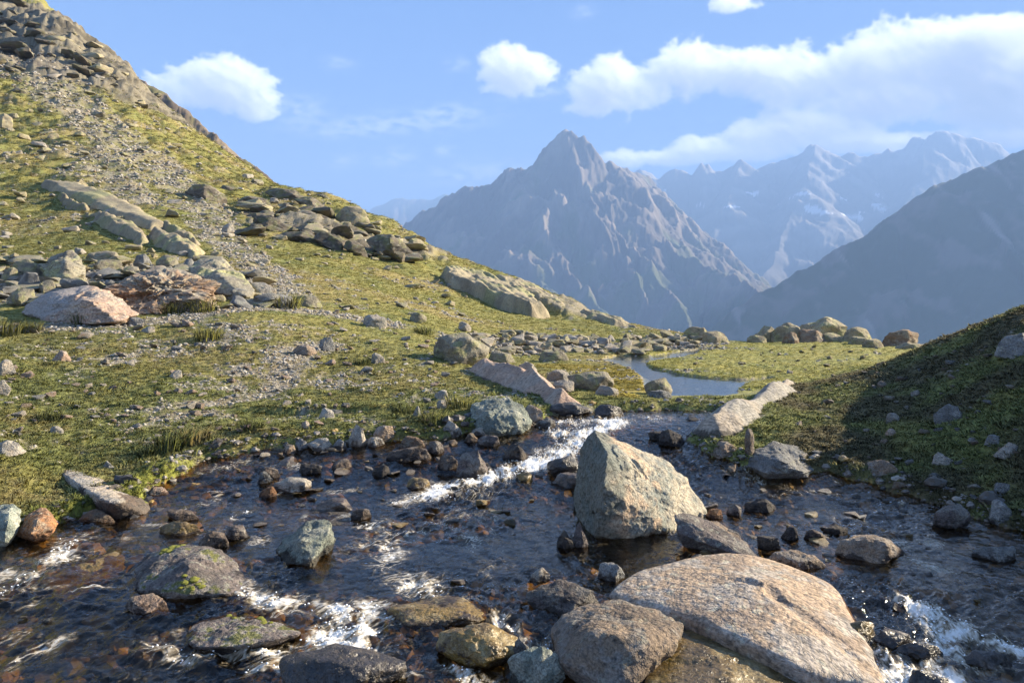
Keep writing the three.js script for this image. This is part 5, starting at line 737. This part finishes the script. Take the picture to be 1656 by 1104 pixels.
// ---------------------------------------------------------------- ground cover nobody could count
function instanced(name, label, geometry, material, list) {
  const m = new THREE.InstancedMesh(geometry, material, list.length), q = new THREE.Matrix4(), r = new THREE.Quaternion(), e = new THREE.Euler(), p = new THREE.Vector3(), s = new THREE.Vector3(), c = new THREE.Color();
  list.forEach((t, i) => { q.compose(p.set(t[0], t[1], t[2]), r.setFromEuler(e.set(t[6] ?? 0, t[4], t[7] ?? 0)), s.set(t[3] * (t[8] ?? 1), t[3] * t[5], t[3])); m.setMatrixAt(i, q); c.setRGB(...t[9]); m.setColorAt(i, c); });
  return add(m, name, label, undefined, undefined, 'stuff');
}
function bladeClump(n, spread, height, width, seed) {
  reseed(seed); const pos = [], nor = [];
  for (let i = 0; i < n; i++) {
    const a = rr(0, 6.283), r = spread * Math.sqrt(rnd()), x = Math.cos(a) * r, z = Math.sin(a) * r, h = height * rr(0.5, 1.1), b = rr(0, 6.283), lx = Math.cos(b) * h * rr(0.15, 0.7) + x * 0.5, lz = Math.sin(b) * h * rr(0.15, 0.7) + z * 0.5, w = width * rr(0.6, 1.2), wx = -Math.sin(b) * w, wz = Math.cos(b) * w;
    const m = [x + lx * 0.35, h * 0.6, z + lz * 0.35], t = [x + lx, h, z + lz];
    pos.push(x - wx, -0.1 * height, z - wz, x + wx, -0.1 * height, z + wz, m[0] + wx * 0.8, m[1], m[2] + wz * 0.8, x - wx, -0.1 * height, z - wz, m[0] + wx * 0.8, m[1], m[2] + wz * 0.8, m[0] - wx * 0.8, m[1], m[2] - wz * 0.8, m[0] - wx * 0.8, m[1], m[2] - wz * 0.8, m[0] + wx * 0.8, m[1], m[2] + wz * 0.8, ...t);
    for (let k = 0; k < 9; k++) nor.push(Math.cos(b) * 0.45, 0.85, Math.sin(b) * 0.45);
  }
  const g = new THREE.BufferGeometry(); g.setAttribute('position', new THREE.Float32BufferAttribute(pos, 3)); g.setAttribute('normal', new THREE.Float32BufferAttribute(nor, 3)); return g;
}
const leafMat = new THREE.MeshStandardMaterial({ roughness: 1, side: THREE.DoubleSide });
const tint = (c, k) => [c[0] * k, c[1] * k, c[2] * k];
{
  const grass = [[], [], []], gravel = [[], []], pebbles = [[], []]; reseed(77);
  for (let i = 0; i < 430000; i++) {
    const px = rr(-60, 1720), d = Math.exp(rr(Math.log(4.6), Math.log(110))), x = (px - CX) / F * d, y = ground(x, d);
    const sy = CY + F * (EYE - y) / d; if (sy < -30 || sy > 1110) continue;
    if (d < 10.4 && sdStream(x, d) < 0.04) continue; if (d > 8.8 && d < 20 && sdPond(x, d) < (d < 10.4 ? 0.45 : 0.04)) continue;
    const c = cover(x, d, y), rel = relief(x, d, y, c), yy = y + rel, u = rnd();
    if (c.rock > 0.6 && u > 0.15) continue;
    if (u > c.bare * 0.93) {
      const k = groundColor(x, d, y, { ...c, bare: 0, rock: 0 }), s = Math.max(0.045, 0.0036 * d) * rr(0.6, 1.5) * (d < 13 && rnd() < 0.06 ? 1.9 : 1) * (c.px > 1100 && d > 11 && d < 24 ? 0.7 : 1);
      grass[i % 3].push([x, yy - 0.01 * s, -d, s, rr(0, 6.283), rr(0.3, 0.8) * (d > 14 ? 0.5 : 0.7), rr(-0.15, 0.15), rr(-0.15, 0.15), 1, tint(k, rr(0.75, 1.45))]);
    } else if (u < 0.75) {
      const s = Math.max(0.008, 0.0011 * d) * (0.5 + 2.2 * Math.pow(rnd(), 4)), t = rnd(), k = mix3(t < 0.3 ? [0.42, 0.38, 0.31] : t < 0.7 ? [0.29, 0.26, 0.21] : [0.24, 0.18, 0.125], [0.3, 0.28, 0.25], rnd());
      gravel[i % 2].push([x, yy + s * 0.15, -d, s, rr(0, 6.283), rr(0.4, 0.8), rr(-0.4, 0.4), rr(-0.4, 0.4), rr(0.7, 1.3), tint(k, rr(0.7, 1.25))]);
    }
  }
  for (let i = 0; i < 26000; i++) {                        // cobbles of the stream bed and pebbles along the shore
    const px = rr(-60, 1720), d = Math.exp(rr(Math.log(2.9), Math.log(9.8))), x = (px - CX) / F * d, sd = sdStream(x, d); if (sd > 0.22) continue;
    const y = ground(x, d), shoreK = Math.abs(sd) < 0.2 ? 1 : 0, s = (0.010 + (shoreK ? 0.03 : 0.055) * Math.pow(rnd(), 5) + (shoreK ? 0 : 0.012)) * (d < 5 ? 0.9 : 1.1), t = rnd();
    const k = shoreK && sd > 0 ? mix3([0.24, 0.215, 0.18], [0.12, 0.10, 0.085], rnd()) : t < 0.16 ? [0.26, 0.17, 0.05] : t < 0.5 ? [0.085, 0.068, 0.05] : [0.05, 0.044, 0.038];
    pebbles[i % 2].push([x, y + s * 0.25, -d, s, rr(0, 6.283), rr(0.45, 0.85), rr(-0.3, 0.3), rr(-0.3, 0.3), rr(0.7, 1.5), tint(k, rr(0.6, 1.3))]);
  }
  { const [bx, bd] = water(1130, 868); for (let i = 0; i < 500; i++) { const a = rr(0, 6.28), r = Math.sqrt(rnd()), x = bx + Math.cos(a) * r * 0.22, d = bd + Math.sin(a) * r * 0.16, s = rr(0.008, 0.02); pebbles[0].push([x, levelAt(d) - 0.01 + 0.05 * (1 - r) * rnd(), -d, s, rr(0, 6.28), 0.75, 0, 0, 1.1, tint([0.14, 0.125, 0.11], rr(0.5, 1.4))]); } }
  grass.forEach((l, i) => instanced(['grass', 'grass', 'grass'][i], ['short alpine grass covering banks and hillside', 'low alpine turf leaves covering banks and hillside', 'dry bent grass blades among the turf'][i], bladeClump([16, 20, 12][i], [0.55, 0.6, 0.5][i], [0.7, 0.45, 0.9][i], [0.05, 0.09, 0.04][i], 50 + i), leafMat, l));
  const bit = (k) => { const g = new THREE.IcosahedronGeometry(1, 1), p = g.attributes.position, o = new THREE.Vector3(); for (let i = 0; i < p.count; i++) { o.fromBufferAttribute(p, i); const n = 1 + 0.5 * n3(o.x * 1.6 + k * 9, o.y * 1.6, o.z * 1.6 + k); p.setXYZ(i, o.x * n, o.y * n, o.z * n); } g.computeVertexNormals(); return g; };
  const bitMat = new THREE.MeshStandardMaterial({ roughness: 0.95 }), bedMat = new THREE.MeshStandardMaterial({ roughness: 0.55 });
  gravel.forEach((l, i) => instanced('gravel', ['loose gravel and scree chips on bare ground', 'pale stone chips strewn between the grass'][i], bit(i), bitMat, l));
  pebbles.forEach((l, i) => instanced('pebbles', ['dark pebbles of the stream bed and shore', 'brown and golden cobbles of the stream bed'][i], bit(i + 3), bedMat, l));
}
{                                                          // bubbles and drops thrown up in the white water
  reseed(311); const drops = [];
  for (let i = 0; i < 90000 && drops.length < 3500; i++) { const x = rr(-4.2, 4.2), d = rr(2.9, 8.6), wh = whiteGrid(x, d); if (wh < 0.5 || rnd() > (wh - 0.45) * 1.2 || sdStream(x, d) > 0) continue; const s = rr(0.002, 0.006) * (0.6 + d * 0.09); drops.push([x, levelAt(d) + wave(x, d, wh) + s * rr(0, 1) + 0.03 * wh * Math.pow(rnd(), 6), -d, s, rr(0, 6.28), rr(0.5, 1), 0, 0, rr(0.7, 1.6), [0.9, 0.92, 0.93]]); }
  instanced('foam', 'white bubbles and drops on the rapids of the stream', new THREE.IcosahedronGeometry(1, 1), new THREE.MeshStandardMaterial({ roughness: 0.35 }), drops);
}
// ---- single grass tufts
{
  const tufts = [[337, 549, 46, 'wide bright grass tuft below the path'], [12, 541, 50, 'big grass tuft at the left picture edge'], [50, 535, 34, 'grass tuft at the left foot of the pale wedge boulder'], [135, 523, 36, 'grass tuft at the front of the pale wedge boulder'], [175, 523, 40, 'low grass tuft at the right foot of the pale wedge boulder'], [585, 590, 26, 'dark upright grass tuft in mid bank'],
    [655, 672, 44, 'dark grass tuft left of the grey tooth-shaped stone'], [700, 684, 46, 'dark grass tuft right of the grey tooth-shaped stone'], [745, 662, 50, 'grass tuft against the green-grey boulder'], [275, 725, 60, 'large dark grass tuft low on the left bank'], [315, 715, 50, 'dry grass tuft beside the large dark tuft'], [405, 695, 40, 'small dark grass tuft low on the bank'], [237, 737, 34, 'grass tuft left of the large dark tuft'],
    [280, 506, 40, 'grass tuft before the rusty rock face, left one'], [330, 503, 46, 'grass tuft before the rusty rock face, right one'], [460, 497, 50, 'grass fringe below the flat grey slab'], [685, 540, 30, 'dark grass tuft on the upper bank'], [80, 680, 38, 'dark grass tuft above the flat pale slab at left']];
  tufts.forEach(([px, py, w, label], i) => {
    const d = hit(px, py), x = (px - CX) / F * d, s = w / F * d; const g = bladeClump(260, 0.46, 0.5, 0.009, 900 + i * 7); g.scale(s, s, s);
    const dark = /dark/.test(label), dry = /dry/.test(label), c = new THREE.Color().setRGB(...(dry ? [0.30, 0.24, 0.09] : dark ? [0.15, 0.165, 0.04] : [0.26, 0.25, 0.055]));
    const m = new THREE.Mesh(g, new THREE.MeshStandardMaterial({ color: c, roughness: 1, side: THREE.DoubleSide })); m.position.set(x, ground(x, d), -d); add(m, 'grass_tuft', label, 'grass tuft', 'grass tufts on the left bank');
  });
}
renderer.render(scene, camera);
